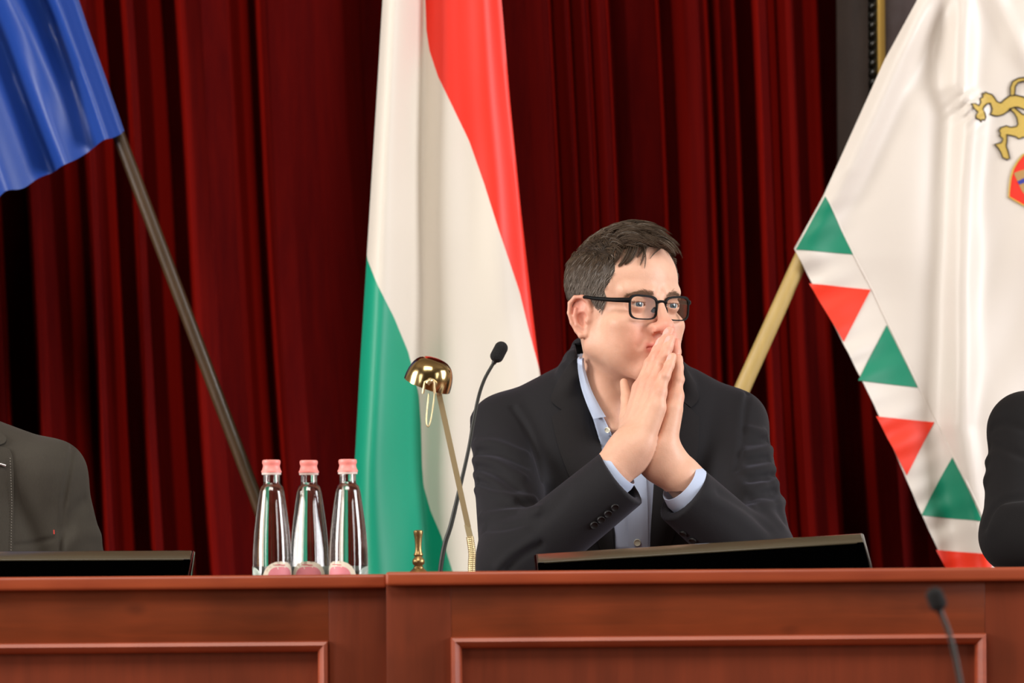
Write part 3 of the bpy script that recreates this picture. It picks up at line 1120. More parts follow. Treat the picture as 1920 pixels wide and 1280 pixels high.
bell = [(8.5, hz(1064.5)), (12, hz(1067)), (18, hz(1073)), (23, hz(1084)), (26, hz(1100)), (30, hz(1118)), (36, hz(1132))]
zb_ = TABLE + .001
bell = [(r * kb, z) for r, z in bell] + [(38 * kb, zb_), (36 * kb, zb_)] + [((r - 2) * kb, z - .002) for r, z in bell[::-1]]
lathe('bell_body', bell, (bl.location.x, YH, 0), MATS['old_brass'], bl, seg=40, ang=45, closed=True)


# ------------------------------------------------------------------ gooseneck microphones
def gooseneck(name, label, Y, stem, radii, neck, a, b, hr, zt, group):
    k = Y / FPX
    foot = W(*stem[0], Y)
    t = empty(name, (foot.x, Y, zt), label, 'microphone', group)
    box('base', (foot.x - .018, Y - .03, zt + .0005), (foot.x + .018, Y + .03, zt + .026), MATS['black_plastic'], t, .006, 3)
    P = catmull([(foot.x, Y, zt + .02)] + [W(*p, Y) for p in stem[1:]], 8)
    tube('stem', P, np.interp(np.linspace(0, 1, len(P)), np.linspace(0, 1, len(radii)), radii) * k, MATS['cable_dark'], t, 14)
    A, B = W(*a, Y), W(*b, Y)
    n0 = W(*stem[-1], Y)
    d = (B - A).normalized()
    add = [(neck * k, 0), (neck * 1.25 * k, (A - n0).length * .6), (neck * 1.5 * k, (A - n0).length + .002)]
    bm = bmesh.new()
    add_lathe(bm, [(0, 0)] + add + [(0, add[-1][1])], n0 - d * .0015, d, 24)
    bm_obj('capsule_holder', bm, MATS['black_plastic'], t, 40)
    r = hr * k
    L = (B - A).length
    pr = [(0, -r)] + [(r * math.cos(q), r * math.sin(q) * .9) for q in np.linspace(-1.45, 0, 8)] + [(r * 1.0 * math.cos(q), L + r * math.sin(q)) for q in np.linspace(0, 1.45, 8)] + [(0, L + r)]
    bm = bmesh.new()
    add_lathe(bm, pr, A, d, 32)
    bm_obj('windscreen', bm, MATS['foam_black'], t, 60)
    return t


gooseneck('microphone', 'black gooseneck microphone on the bench beside the brass lamp', 5.6,
          [(824, 1140), (826, 1066), (834, 1020), (846, 982), (862, 915), (878, 845), (887, 795), (897, 745), (908, 712), (921, 688), (926, 680)],
          [4.6, 4.6, 4.6, 4.5, 3.6, 3.5, 3.4, 3.3, 3.2, 3.2], 4.2, (931.5, 668), (939.5, 652.5), 12.8, TABLE, 'gooseneck microphones')

# a lower table in front of the dais carries the nearest microphone
TB = .575
tb = empty('table', (.42, 4.05, FLOOR), 'low dark table in front of the bench carrying the blurred microphone', 'table')
box('tabletop', (-.2, 3.8, TB - .03), (1.1, 4.3, TB), MATS['cherry_stile'], tb, .003)
for x in (-.16, 1.06):
    for y in (3.84, 4.26):
        box('leg', (x - .02, y - .02, FLOOR), (x + .02, y + .02, TB - .03), MATS['cherry_stile'], tb, .002)
gooseneck('microphone', 'out-of-focus dark gooseneck microphone standing before the bench front', 4.1,
          [(1822, 1500), (1812, 1360), (1800, 1278), (1784, 1202), (1769, 1160), (1764, 1150)],
          [5.5, 5.0, 4.8, 4.8, 4.8], 5.5, (1758.5, 1131), (1753, 1117), 17, TB, 'gooseneck microphones')


# ------------------------------------------------------------------ monitors sunk behind the ledge
def monitor(label, xl, xr, ztl, ztr, Y, tilt, Hm):
    """front lower edge at Y on the table, leaning back by `tilt`"""
    w = xr - xl
    roll = math.atan2(ztr - ztl, w)
    t = empty('monitor', (0, 0, 0), label, 'monitor', 'recessed bench monitors')
    b = .037
    th = .022
    def part(nm, lo, hi, m, bev):
        return box(nm, lo, hi, MATS[m], t, bev, 3)
    part('housing', (0, 0, 0), (w, th, Hm), 'gloss_black', .004)
    for lo, hi in (((.004, -.003, Hm - b), (w - .004, .001, Hm - .009)), ((.004, -.0012, .002), (w - .004, .001, .006)),
                   ((.004, -.003, .006), (b * .35, .001, Hm - b)), ((w - b * .35, -.003, .006), (w - .004, .001, Hm - b))):
        part('bezel', lo, hi, 'bezel_reflection' if lo[2] > .05 else 'screen_black', .0015)
    part('screen', (b * .35, -.001, .006), (w - b * .35, .0005, Hm - b), 'screen_black', 0)
    part('prop', (w / 2 - .06, th, .05), (w / 2 + .06, th + .010, Hm - .02), 'black_plastic', .004)
    z0 = ztl - Hm * math.cos(tilt)
    t.matrix_world = Matrix.Translation((xl, Y, z0)) @ Matrix.Rotation(-roll, 4, 'Y') @ Matrix.Rotation(-tilt, 4, 'X')
    return t


a, b = W(-330, 1034, 5.62), W(374, 1031, 5.62)
monitor('long black monitor lying back behind the ledge, in front of the charcoal jacket', a.x, b.x, a.z, b.z, 5.43, math.radians(66), .122)
a, b = W(1004, 1037.5, 5.58), W(1616, 999, 5.58)
monitor('tilted black monitor behind the ledge, below the man with clasped hands', a.x, b.x, a.z, b.z, 5.40, math.radians(66), .122)

# ------------------------------------------------------------------ people
mat('skin', (224, 172, 146), .46, attr='tone', sss=.16, spec=.35, vary=.07, vscale=(90, 90, 90), bump=.12, bscale=420)
mat('hair', (60, 50, 42), .5, attr='tone', spec=.35)
mat('suit', (27, 26, 29), .8, spec=.25, sheen=.3, sheen_tint=(150, 150, 170), bump=.25, bscale=1400)
mat('suit_lapel', (32, 30, 31), .85, spec=.2, sheen=.2, sheen_tint=(150, 150, 165), bump=.25, bscale=1400)
mat('charcoal', (66, 62, 55), .9, spec=.15, sheen=.2, sheen_tint=(170, 165, 160), vary=.12, vscale=(600, 600, 90), bump=.2, bscale=1400)
mat('black_wool', (28, 27, 28), .9, spec=.15, sheen=.15, sheen_tint=(150, 150, 150), bump=.2, bscale=1200)
mat('shirt', (188, 202, 228), .75, sheen=.1, vary=.05, vscale=(900, 60, 900), bump=.1, bscale=1300)
mat('button', (22, 21, 22), .5, spec=.3)
mat('shirt_button', (222, 220, 200), .35)
mat('spectacle_black', (6, 6, 7), .55, spec=.15)
mat('eye_white', (226, 216, 208), .25, coat=.6)
mat('eye_iris', (86, 106, 120), .35, coat=.8, vary=.5, vscale=(900, 900, 900))
mat('eye_pupil', (8, 8, 9), .2, coat=.8)
mat('metal_pin', (220, 220, 222), .25, metal=.9)
mat('stitch', (118, 113, 104), .8)
mat('tag_red', (200, 60, 50), .6)
mat('trousers', (30, 30, 34), .9)
mat('chair_black', (20, 20, 21), .6)

YAW, PITCH = math.radians(36), math.radians(3)
HEAD = wn(1161.5, 572, 5.99)
RH = np.array(Matrix.Rotation(YAW, 3, 'Z') @ Matrix.Rotation(PITCH, 3, 'X'))     # columns: local axes in world


def almond(cx, cz, R1, hh):
    def f(P):
        x = P[:, 0] - cx
        z = P[:, 2] - cz
        a = np.sqrt(x * x + (z + (R1 - hh)) ** 2) - R1
        b = np.sqrt(x * x + (z - (R1 - hh)) ** 2) - R1
        return smax(np.maximum(a, b), P[:, 1] + 70, .5)
    return f


CRANIUM = [('+', ell((0, 2, 35), (73, 84, 66)), 0), ('+', ell((0, -26, 33), (64, 64, 64)), 24), ('+', ell((0, -36, -36), (58, 56, 72)), 22),
           ('+', rc((0, 2, -55), (0, 20, -150), 46, 50), 22)]


def head_sdf(fine=True):
    """face looks along -y, millimetres, origin midway between the ears at eye height"""
    o = list(CRANIUM[:3])
    for s in (-1, 1):
        o += [('+', rc((s * 50, -14, -60), (s * 17, -77, -94), 14, 15), 24),
              ('+', rc((s * 58, -10, -20), (s * 52, -16, -58), 13, 14), 22),
              ('+', ell((s * 42, -66, -27), (21, 20, 15)), 16), ('+', ell((s * 37, -55, -52), (22, 29, 30)), 22),
              ('+', rc((s * 13, -87, 17), (s * 44, -73, 19), 8, 8), 12)]
    o += [('+', sph((0, -85, -93), 18), 16), ('+', ell((0, -84, -62), (27, 15, 20)), 14)]
    if fine:
        for s in (-1, 1):
            o += [('-', ell((s * 31, -99, 0), (17, 14, 10)), 12)]
    o += [('+', rc((0, -90, 7), (0, -108, -27), 6.5, 9), 9), ('+', sph((0, -112, -31.5), 10.8), 8)]
    for s in (-1, 1):
        o += [('+', ell((s * 13, -100, -34), (7, 11.5, 7.4)), 9)]
    if fine:
        for s in (-1, 1):
            o += [('-', ell((s * 10.5, -106, -40), (3.8, 5.6, 4.2)), 1.6),
                  ('-', rc((s * 21, -101, -36), (s * 33, -91, -60), 3.2, 2.0), 8)]
        # lips
        o += [('+', chain([(-23, -88, -61), (-11, -98, -57.5), (0, -100.5, -56.5), (11, -98, -57.5), (23, -88, -61)], [1.5, 3.6, 4.0, 3.6, 1.5], 3), 3),
              ('+', chain([(-21, -88.5, -63), (-9, -97.5, -67), (0, -99, -67.5), (9, -97.5, -67), (21, -88.5, -63)], [1.5, 4.3, 4.9, 4.3, 1.5], 3), 3),
              ('-', chain([(-24, -90, -61.5), (-12, -101, -61.6), (0, -104, -62.2), (12, -101, -61.6), (24, -90, -61.5)], [.9, 1.3, 1.4, 1.3, .9], 1), 2),
              ('-', rc((-10, -102, -77), (10, -102, -77), 4, 4), 9)]
        # lids with an almond opening
        for s in (-1, 1):
            o += [('+', ell((s * 31, -77.5, 0), (15.2, 13.9, 13.6)), 4), ('-', almond(s * 31, -.5, 27, 3.35), 1.0),
                  ('-', rc((s * 20, -92, 7.4), (s * 42, -87.5, 7.0), .9, .9), 3)]
    # ears
    for s in (-1, 1):
        e = math.radians(28)
        E = np.array([[s * math.sin(e), math.cos(e), 0], [0, 0, 1], [s * math.cos(e), -math.sin(e), 0]], np.float32)  # rows: back, up, out
        c0 = np.array([s * 71, -9, -20], np.float32)
        pt = lambda u, v, w: tuple(c0 + u * E[0] + v * E[1] + w * E[2])
        plate = ell(c0 + 3 * E[0] + 2 * E[1] + 3 * E[2], (16, 27, 5), E.T)
        hel = [(-8, -2, 2), (-12, 10, 3), (-9, 23, 5), (0, 29, 7), (11, 28, 8), (18, 20, 9), (19, 6, 9), (15, -8, 8), (8, -19, 6), (1, -26, 5), (-6, -25, 3), (-8, -18, 2)]
        o += [('+', plate, 5), ('+', chain([pt(*q) for q in hel], [2.2, 2.8, 3.2, 3.4, 3.5, 3.4, 3.2, 3, 3.4, 4.6, 4.2, 3], 1.5), 2.5)]
        if fine:
            o += [('-', ell(c0 + 0 * E[0] - 4 * E[1] + 8 * E[2], (8.5, 12, 7), E.T), 3),
                  ('-', ell(c0 + 4 * E[0] + 17 * E[1] + 9 * E[2], (8, 9, 4.5), E.T), 3),
                  ('+', chain([pt(10, 12, 7), pt(11, 2, 8), pt(7, -10, 7), pt(0, -15, 5)], [2.2, 2.6, 2.6, 2.2], 1), 2.5),
                  ('+', sph(pt(-8, -5, 4), 4.2), 3)]
    # neck
    o += [CRANIUM[3]]
    for s in (-1, 1):
        o += [('+', rc((s * 48, 8, -46), (s * 16, -22, -178), 11, 9), 14)]
    o += [('+', sph((0, -32, -116), 15), 14)]
    return sculpt(o)


skull_only = sculpt(CRANIUM)


def placed(f, c=HEAD, R=RH):
    c32, R32 = np.asarray(c, np.float32), np.asarray(R, np.float32)
    return lambda P: f(((P - c32) @ R32) * np.float32(1000)) / np.float32(1000)


def to_world(q, c=HEAD, R=RH):
    return np.asarray(c) + (np.asarray(q, float) / 1000) @ np.asarray(R).T


face = head_sdf()
HL, HH = HEAD - .16, HEAD + .15
HL[2] = HEAD[2] - .2
headf = bounded(placed(face), HL, HH, .02)

# --- clasped hands: axes of the palm contact plane
d_ = np.array([.30, .22, .93]); d_ /= np.linalg.norm(d_)
n_ = np.array([-.88, -.47, 0]); n_ -= d_ * (n_ @ d_); n_ /= np.linalg.norm(n_)
u_ = np.cross(d_, n_)
O1 = wn(1199, 850, 5.83)
TIP = O1 + d_ * .180


def frame1(t, s, q):
    return O1 + (t * u_ + s * d_ + q * n_) / 1000


wr2 = wn(1241, 858, 5.834)
O2 = wr2 + n_ * .016 - u_ * .008
d2 = TIP - u_ * .020 - O2; d2 /= np.linalg.norm(d2)
n2 = n_ - d2 * (n_ @ d2); n2 /= np.linalg.norm(n2)
u2 = np.cross(d2, n2)


def frame2(t, s, q):
    return O2 + (t * u2 + s * d2 - q * n2 * (.8 if s > 60 else .8 + .2 * (60 - s) / 60)) / 1000


def hand_sdf(fr):
    m = .001
    C_ = lambda pts, rr, k: chain([fr(*p) for p in pts], [r * m for r in rr], k * m)
    palm = [('+', C_([(-14, 4, 16), (-28, 96, 14.5)], [15, 12], 0), 0), ('+', C_([(-4, 4, 17), (-10, 100, 16)], [15, 12.3], 0), .008),
            ('+', C_([(8, 4, 16), (11, 96, 15)], [15, 11.8], 0), .008), ('+', C_([(18, 6, 14), (30, 84, 13.5)], [14, 11], 0), .008),
            ('+', C_([(-20, 14, 10), (-37, 46, 9)], [14, 11], 0), .012), ('+', C_([(24, 14, 9), (32, 62, 9)], [13, 11], 0), .012)]
    thumb = C_([(-22, 22, 12), (-46, 54, 12.5), (-64, 86, 13), (-83, 112, 16)], [14, 11, 8.4, 5.6], 4)
    palm.append(('+', thumb, .010))
    palm = sculpt(palm)
    F_ = [([(-29, 96, 14.5), (-24, 136, 12.8), (-20.5, 157, 10.8), (-18, 171.5, 9.6)], [10.2, 8.7, 7.7, 6.3]),
          ([(-9, 100, 15.5), (-6.2, 144, 14), (-4.6, 169, 11.6), (-3.5, 185, 9.8)], [10.4, 8.9, 8.0, 6.6]),
          ([(10.5, 94, 15.3), (10.4, 133, 14), (9.8, 157, 12), (9.4, 171, 10.4)], [10.0, 8.5, 7.7, 6.3]),
          ([(28.5, 82, 13.5), (28.8, 111, 12.4), (27.5, 128, 10), (26.5, 142, 8.4)], [9.0, 7.9, 7.1, 5.8])]
    fs = []
    for pts, rr in F_:
        ops = [('+', C_(pts, rr, 3), 0)]
        pip = np.array(pts[1], float) + (0, -1, rr[1] * .22)
        ops.append(('+', ell(fr(*pip), (rr[1] * .9 * m, rr[1] * 1.1 * m, rr[1] * .8 * m)), .004))
        a, b = np.array(pts[2], float), np.array(pts[3], float)
        nc = a + (b - a) * .72 + (0, 0, (rr[2] * .3 + rr[3] * .7) * .80)
        dirv = fr(*b) - fr(*a); dirv /= np.linalg.norm(dirv)
        nn = (n_ if fr is frame1 else -n2)
        nn = nn - dirv * (nn @ dirv); nn /= np.linalg.norm(nn)
        R = np.stack([np.cross(dirv, nn), dirv, nn], 1).astype(np.float32)
        ops.append(('+', ell(fr(*nc), (rr[3] * .78 * m, .0068, .0022), R), .0006))
        NAILS.append((fr(*nc), R, rr[3] * .8 * m, .0066))
        fs.append(sculpt(ops))

    def f(P):
        e = fs[0](P)
        for g in fs[1:]:
            e = smin(e, g(P), .0012)
        return smin(palm(P), e, .007)
    return f


NAILS = []
hand1, hand2 = hand_sdf(frame1), hand_sdf(frame2)
E1, E2 = wn(966, 1058, 5.862), wn(1426, 1056, 5.90)
W1, W2 = frame1(2, -2, 16), frame2(2, -2, 16)
fore1 = chain([W1, wn(1150, 880, 5.817), E1], [.0245, .029, .036], 0)
fore2 = chain([W2, wn(1277, 893, 5.838), E2], [.0245, .0300, .036], 0)


def arm(h, fo, fr):
    wrist = ell(fr(2, -4, 15.5), (.029, .026, .030))
    return lambda P: smin(smin(h(P), wrist(P), .02), fo(P), .022)


a1, a2 = arm(hand1, fore1, frame1), arm(hand2, fore2, frame2)


def hull(pts, pad):
    p = np.array(pts)
    return p.min(0) - pad, p.max(0) + pad


b1 = hull([frame1(-90, 0, 0), frame1(40, 200, 30), frame1(40, 0, 30), frame1(-40, 195, 0), W1 * .45 + E1 * .55], .03)
b2 = hull([frame2(-90, 0, 0), frame2(40, 200, 30), frame2(40, 0, 30), frame2(-40, 195, 0), W2 * .45 + E2 * .55], .03)
a1b, a2b = bounded(a1, *b1, .02), bounded(a2, *b2, .02)

# --- torso shared by skin, shirt and jacket
SR, SL = wn(948, 806, 6.075), wn(1374, 796, 6.07)
TR, TL = wn(1088, 742, 6.065), wn(1280, 752, 6.065)


def torso(e):
    o = [('+', ell(wn(1163, 945, 6.105), (.178 - e, .112 - e, .205 - e)), 0),
         ('+', rc(TR, SR, .050 - e, .049 - e), .05), ('+', rc(TL, SL, .050 - e, .047 - e), .05),
         ('+', ell(wn(1080, 885, 6.045), (.085 - e, .062 - e, .10 - e)), .05), ('+', ell(wn(1258, 885, 6.045), (.08 - e, .062 - e, .10 - e)), .05),
         ('+', rc(wn(1165, 735, 6.09), wn(1165, 830, 6.11), .055 - e, .09 - e), .05)]
    return sculpt(o)


VCUT = [(1080, 640), (1085, 690), (1103, 745), (1114, 790), (1126, 830), (1142, 920), (1154, 1000), (1158, 1200), (1217, 1200), (1220, 1000), (1226, 900), (1240, 820), (1258, 740), (1266, 690), (1268, 640)]
vw = WN(np.array([p[0] for p in VCUT]), np.array([p[1] for p in VCUT]), 5.985)[:, [0, 2]]


def polydist(P2, A):
    d = np.full(len(P2), 1e9)
    for a, b in zip(A, np.roll(A, -1, 0)):
        ab = b - a
        t = np.clip(((P2 - a) @ ab) / (ab @ ab), 0, 1)
        d = np.minimum(d, np.linalg.norm(P2 - a - t[:, None] * ab, axis=-1))
    return np.where(inpoly(P2, A), -d, d)


torso0 = torso(0)
ZNECK = wn(1090, 690, 6.0)[2]
neckf = rc(wn(1160, 690, 6.02), wn(1168, 800, 6.045), .047, .052)
tskin = torso(.013)
chest = lambda P: smin(tskin(P), neckf(P), .03)
chest_b = bounded(chest, wn(1000, 1000, 5.85), wn(1330, 640, 6.2), .02)


def body_all(P):
    b = smin(headf(P), chest_b(P), .02)
    vj = np.maximum(polydist(P[:, [0, 2]].astype(float), vw), P[:, 1] - 6.12)
    lim = np.minimum(np.minimum(torso0(P) + .011, vj * 3), (ZNECK - P[:, 2]) * 3)
    return np.minimum(np.minimum(np.maximum(b, lim), a1b(P)), a2b(P))



# hidden rest of the body: shoulders, arms, hips and legs under the clothes
def rest_of_body(P):
    d = tskin(P)
    for g in (rc(SR, E1, .034, .034), rc(SL, E2, .034, .034), rc(E1, W1, .034, .022), rc(E2, W2, .034, .022)):
        d = smin(d, g(P), .02)
    return d


def skin_tone(V):
    q = (np.asarray(V) - HEAD) @ RH * 1000
    base = np.array(srgb(227, 180, 155)[:3])
    c = np.tile(base, (len(V), 1))

    def mixin(col, wgt):
        nonlocal c
        wgt = np.clip(wgt, 0, 1)[:, None]
        c = c * (1 - wgt) + np.array(srgb(*col)[:3]) * wgt
    G = lambda p, r: np.exp(-(((q - np.array(p)) / np.array(r)) ** 2).sum(-1))
    hd = np.minimum(a1b(np.asarray(V, np.float32)), a2b(np.asarray(V, np.float32))) < .0012
    q[hd] = 999
    ishead = (np.abs(q) < (110, 140, 150)).all(-1)
    for s in (-1, 1):
        mixin((226, 150, 126), .22 * G((s * 42, -80, -42), (30, 34, 30)))
        mixin((222, 138, 122), .75 * G((s * 78, -1, -10), (14, 26, 34)))
        mixin((214, 140, 120), .12 * G((s * 24, -100, -46), (14, 14, 22)))
        mixin((206, 150, 134), .25 * G((s * 31, -90, -6), (17, 14, 9)))
        lid = np.abs(np.linalg.norm((q - np.array((s * 31, -77.5, 0))) , axis=-1) - 13.4)
        up = (np.abs(q[:, 0] - s * 31) < 14) & (lid < 2.2) & (q[:, 2] > 1.6) & (q[:, 2] < 4.2) & (q[:, 1] < -84)
        mixin((92, 62, 52), .75 * up)
    mixin((224, 138, 118), .18 * G((0, -112, -32), (17, 15, 14)))
    mixin((216, 140, 124), .2 * G((0, -92, -84), (46, 34, 20)))
    mixin((206, 150, 130), .35 * G((0, -60, -104), (66, 60, 22)))
    zc = -62 + .0 * q[:, 0]
    lip = np.exp(-(np.abs(q[:, 2] - zc) / 7.4) ** 6) * np.exp(-(np.abs(q[:, 0]) / 23) ** 8) * (q[:, 1] < -86)
    mixin((198, 82, 76), .8 * lip)
    # hands: redder knuckles and finger ends, pale nails
    Vw = np.asarray(V)
    hands = ~ishead
    for fr, nm in ((frame1, 1), (frame2, 2)):
        for t, s_, r in ((-26, 140, 13), (-8.6, 147, 13), (10, 139, 13), (30.5, 117, 12), (-31, 97, 15), (-10, 101, 15), (11, 97, 15), (30, 85, 14)):
            w_ = np.exp(-(((Vw - fr(t, s_, 20)) / (r / 1000)) ** 2).sum(-1))
            mixin((224, 152, 132), .5 * w_)
        w_ = np.exp(-(((Vw - fr(0, 178, 8)) / .034) ** 2).sum(-1))
        mixin((236, 148, 132), (.2 if nm == 1 else .6) * w_)  # far fingers redder: light shining through them, painted into the tone
    for c0, R, rx, ry in NAILS:
        l = (Vw - c0) @ R
        w_ = ((l[:, 0] / rx) ** 2 + (l[:, 1] / ry) ** 2 < 1) & (l[:, 2] > -.001) & (np.abs(l[:, 2]) < .004)
        mixin((240, 186, 176), .9 * w_)
    return c


V1, F1 = polygonise(body_all, np.minimum(wn(1040, 920, 5.70), HL), wn(1330, 420, 6.17), .0016)
V2, F2 = polygonise(rest_of_body, (-.03, 5.76, .50), (.60, 6.26, 1.10), .007)
V = np.concatenate([V1, V2])
me = npmesh('person', V, np.concatenate([F1, F2 + len(V1)]))
paint(me, skin_tone(V))
man = tag(link('person', me, MATS['skin']), 'man in black blazer, pale blue shirt and glasses, pressing his palms together before his mouth', 'person')

# --- eyes
gaze = np.array(Matrix.Rotation(math.radians(-6), 3, 'Z')) @ np.array([0, -1, -.01])
for s in (-1, 1):
    c0 = to_world((s * 31, -77.5, 0))
    ax = Vector(RH @ gaze).normalized()
    r = .0120
    for nm, lo, hi, m, rr in (('iris', .17, .49, 'eye_iris', r * 1.0), ('pupil', 0, .17, 'eye_pupil', r * 1.0)):
        pass
    bm = bmesh.new()
    ang = [0, .09, .175, .24, .32, .40, .475, .6, .8, 1.0, 1.25, 1.57, 2.0, 2.5, math.pi]
    add_lathe(bm, [((r * math.sin(a)) if 0 < a < 3.1 else 0, r * math.cos(a)) for a in ang], c0, ax, 40)
    bm.faces.ensure_lookup_table()
    for f in bm.faces:
        a = (f.calc_center_median() - Vector(c0)).angle(ax)
        f.material_index = 2 if a < .175 else (1 if a < .475 else 0)
    bm_obj('eyeball', bm, [MATS['eye_white'], MATS['eye_iris'], MATS['eye_pupil']], man, 180)

# --- hair
rng = np.random.default_rng(3)


def hair_mask(p):
    """>0 inside the hair, millimetres from the hairline, head coordinates"""
    x, y, z = np.abs(p[:, 0]), p[:, 1], p[:, 2]
    line = np.interp(z, [-60, -40, -16, -11, 5, 19, 30, 46, 66, 76, 84, 92], [36, 22, -28, -40, -49, -48, -56, -62, -58, -58, -80, -110])
    line = np.where(x < 52, np.interp(z, [60, 76, 84, 92], [-20, -50, -74, -110]), line)
    m = y - line
    low = np.interp(y, [-44, -24, -13, 17, 32, 67, 97], [-14, -10, 2, 0, -50, -62, -62])
    return np.minimum(m, z - low)


def hair_thick(p):
    t = np.interp(p[:, 2], [-60, -20, 30, 60, 85, 110], [.6, 1.0, 1.6, 2.4, 2.8, 2.8])
    t = t + 8 * np.clip((p[:, 2] - 76) / 20, 0, 1) * np.clip((45 - p[:, 1]) / 60, 0, 1)
    return t * np.clip(hair_mask(p) / 9, 0, 1) - 3 * np.clip(-hair_mask(p) / 4, 0, 1)


cap = placed(lambda P: (skull_only(P) - hair_thick(P)))
grey_w = lambda q: np.clip((62 - q[:, 2]) / 46, 0, 1) * np.clip((70 - q[:, 1]) / 60, .25, 1)


def hair_tone(V, jitter=None):
    q = (np.asarray(V) - HEAD) @ RH * 1000
    w_ = grey_w(q)[:, None]
    c = np.array(srgb(60, 47, 36)[:3]) * (1 - w_) + np.array(srgb(112, 103, 95)[:3]) * w_
    return c


hv, hf = polygonise(lambda P: smax(cap(P), -(placed(skull_only)(P) + .004), .001), HEAD - (.13, .13, .09), HEAD + (.13, .15, .15), .0025)
nd = 19000
i_ = np.arange(nd) + .5
ph, th_ = np.arccos(1 - 2 * i_ / nd), np.pi * (1 + 5 ** .5) * i_
D = np.stack([np.cos(th_) * np.sin(ph), np.sin(th_) * np.sin(ph), np.cos(ph)], -1)
c0 = np.array([0., 0, 34])
tt = np.full(nd, 150.)
for _ in range(40):
    tt -= skull_only((c0 + D * tt[:, None]).astype(np.float32))
P0 = c0 + D * tt[:, None] + rng.normal(0, .8, (nd, 3))
mk = hair_mask(P0)
earz = (np.abs(P0[:, 0]) > 55) & (np.abs(P0[:, 1] + 5) < 24) & (P0[:, 2] < 6)
keep = (mk > rng.uniform(-2, 3, nd)) & ~earz
P0 = P0[keep]
ns = len(P0)


def normal_of(f, P, e=.6):
    d0 = f(P.astype(np.float32))
    g = np.stack([f((P + np.eye(3)[a] * e).astype(np.float32)) - d0 for a in range(3)], -1)
    return g / (np.linalg.norm(g, axis=-1, keepdims=True) + 1e-9)


nrm = normal_of(skull_only, P0)
top = (np.clip((P0[:, 2] - 58) / 24, 0, 1) * np.clip((70 - np.abs(P0[:, 0])) / 18, 0, 1))[:, None]
far = np.clip((P0[:, 0] - 14) / 28, 0, 1)
flow_top = np.stack([.55 * (1 - far), np.full(ns, -1.0), np.full(ns, .12)], -1)
behind = np.clip((P0[:, 1] - 42) / 30, 0, 1)[:, None]
flow_top = flow_top * (1 - behind) + np.array([0, .5, -1.]) * behind
flow_side = np.stack([np.zeros(ns), np.where(P0[:, 1] < 0, .55, .55), np.full(ns, -1.0)], -1)
flow = flow_top * top + flow_side * (1 - top)
cl = np.round(P0 / 11.0)
hsh = np.sin(cl @ np.array([12.9898, 78.233, 37.719])) * 43758.5453
h1 = (hsh - np.floor(hsh)) - .5
h2 = (np.sin(hsh) * 9973) % 1 - .5
front = np.clip((-30 - P0[:, 1]) / 40, 0, 1)[:, None] * top
flow += np.stack([h1 * .8, h2 * .35, h2 * .25], -1) * (.35 + .65 * top)
flow += rng.normal(0, .12, (ns, 3))
lenm = (15 + 24 * top[:, 0] * (.7 + .5 * rng.random(ns)) * np.clip(.6 + (20 - P0[:, 1]) / 110, .5, 1.25)) * (1 + .3 * h1) * (1 - .6 * far)
lenm = np.where((hair_mask(P0) < 10) & (np.abs(P0[:, 0]) > 46), lenm * .55, lenm)
lenm = np.where(P0[:, 2] < -20, 9, lenm)
NS = 8
X = [P0 - nrm * 1.0]
dirn = flow - nrm * (flow * nrm).sum(-1, keepdims=True)
dirn /= np.linalg.norm(dirn, axis=-1, keepdims=True)
lift = (.28 + .46 * top + .45 * front) * (1 - .5 * far[:, None])
p = X[0].copy()
for k in range(NS):
    f_ = k / (NS - 1)
    g = dirn + nrm * lift * (1 - 1.25 * f_) + np.array([0, 0, -.50]) * f_ * (.3 + front * .45)
    g /= np.linalg.norm(g, axis=-1, keepdims=True)
    p = p + g * (lenm / NS)[:, None]
    dd = skull_only(p.astype(np.float32))
    padk = 1.2 + 23 * top[:, 0] * np.clip((45 - P0[:, 1]) / 60, 0, 1) * (1 - .35 * far) * min(1, f_ * 2.2) * (1 - .45 * f_)
    pen = np.clip(padk - dd, 0, 10)
    p = p + normal_of(skull_only, p) * pen[:, None]
    X.append(p.copy())
X = np.stack(X, 1)
_, cid = np.unique(cl @ np.array([1, 101, 10007]), return_inverse=True)
cid = cid.ravel()
cnt_ = np.bincount(cid)
for k in range(X.shape[1]):
    w_ = .5 * (k / NS) ** 1.3
    mean = np.stack([np.bincount(cid, X[:, k, j]) / cnt_ for j in range(3)], -1)[cid]
    X[:, k] += (mean - X[:, k]) * w_


def strands(X, r0, tone, cap_me=None):
    """tapered three-sided hairs from (n,k,3) head-space curves"""
    n, k, _ = X.shape
    T = np.gradient(X, axis=1)
    T /= np.linalg.norm(T, axis=-1, keepdims=True) + 1e-9
    a = np.cross(T, np.array([.31, .52, .79]))
    a /= np.linalg.norm(a, axis=-1, keepdims=True) + 1e-9
    b = np.cross(T, a)
    rad = (r0 * np.interp(np.linspace(0, 1, k), [0, .55, 1], [1, .9, .15]))[None, :, None, None]
    q = np.array([0, 2.0944, 4.18879])
    R = X[:, :, None] + rad * (a[:, :, None] * np.cos(q)[:, None] + b[:, :, None] * np.sin(q)[:, None])
    V = to_world(R.reshape(-1, 3))
    ix = np.arange(n * k * 3).reshape(n, k, 3)
    nx = np.roll(ix, -1, 2)
    F = np.stack([ix[:, :-1], nx[:, :-1], nx[:, 1:], ix[:, 1:]], -1).reshape(-1, 4)
    return V, F, np.repeat(tone, k * 3, 0)


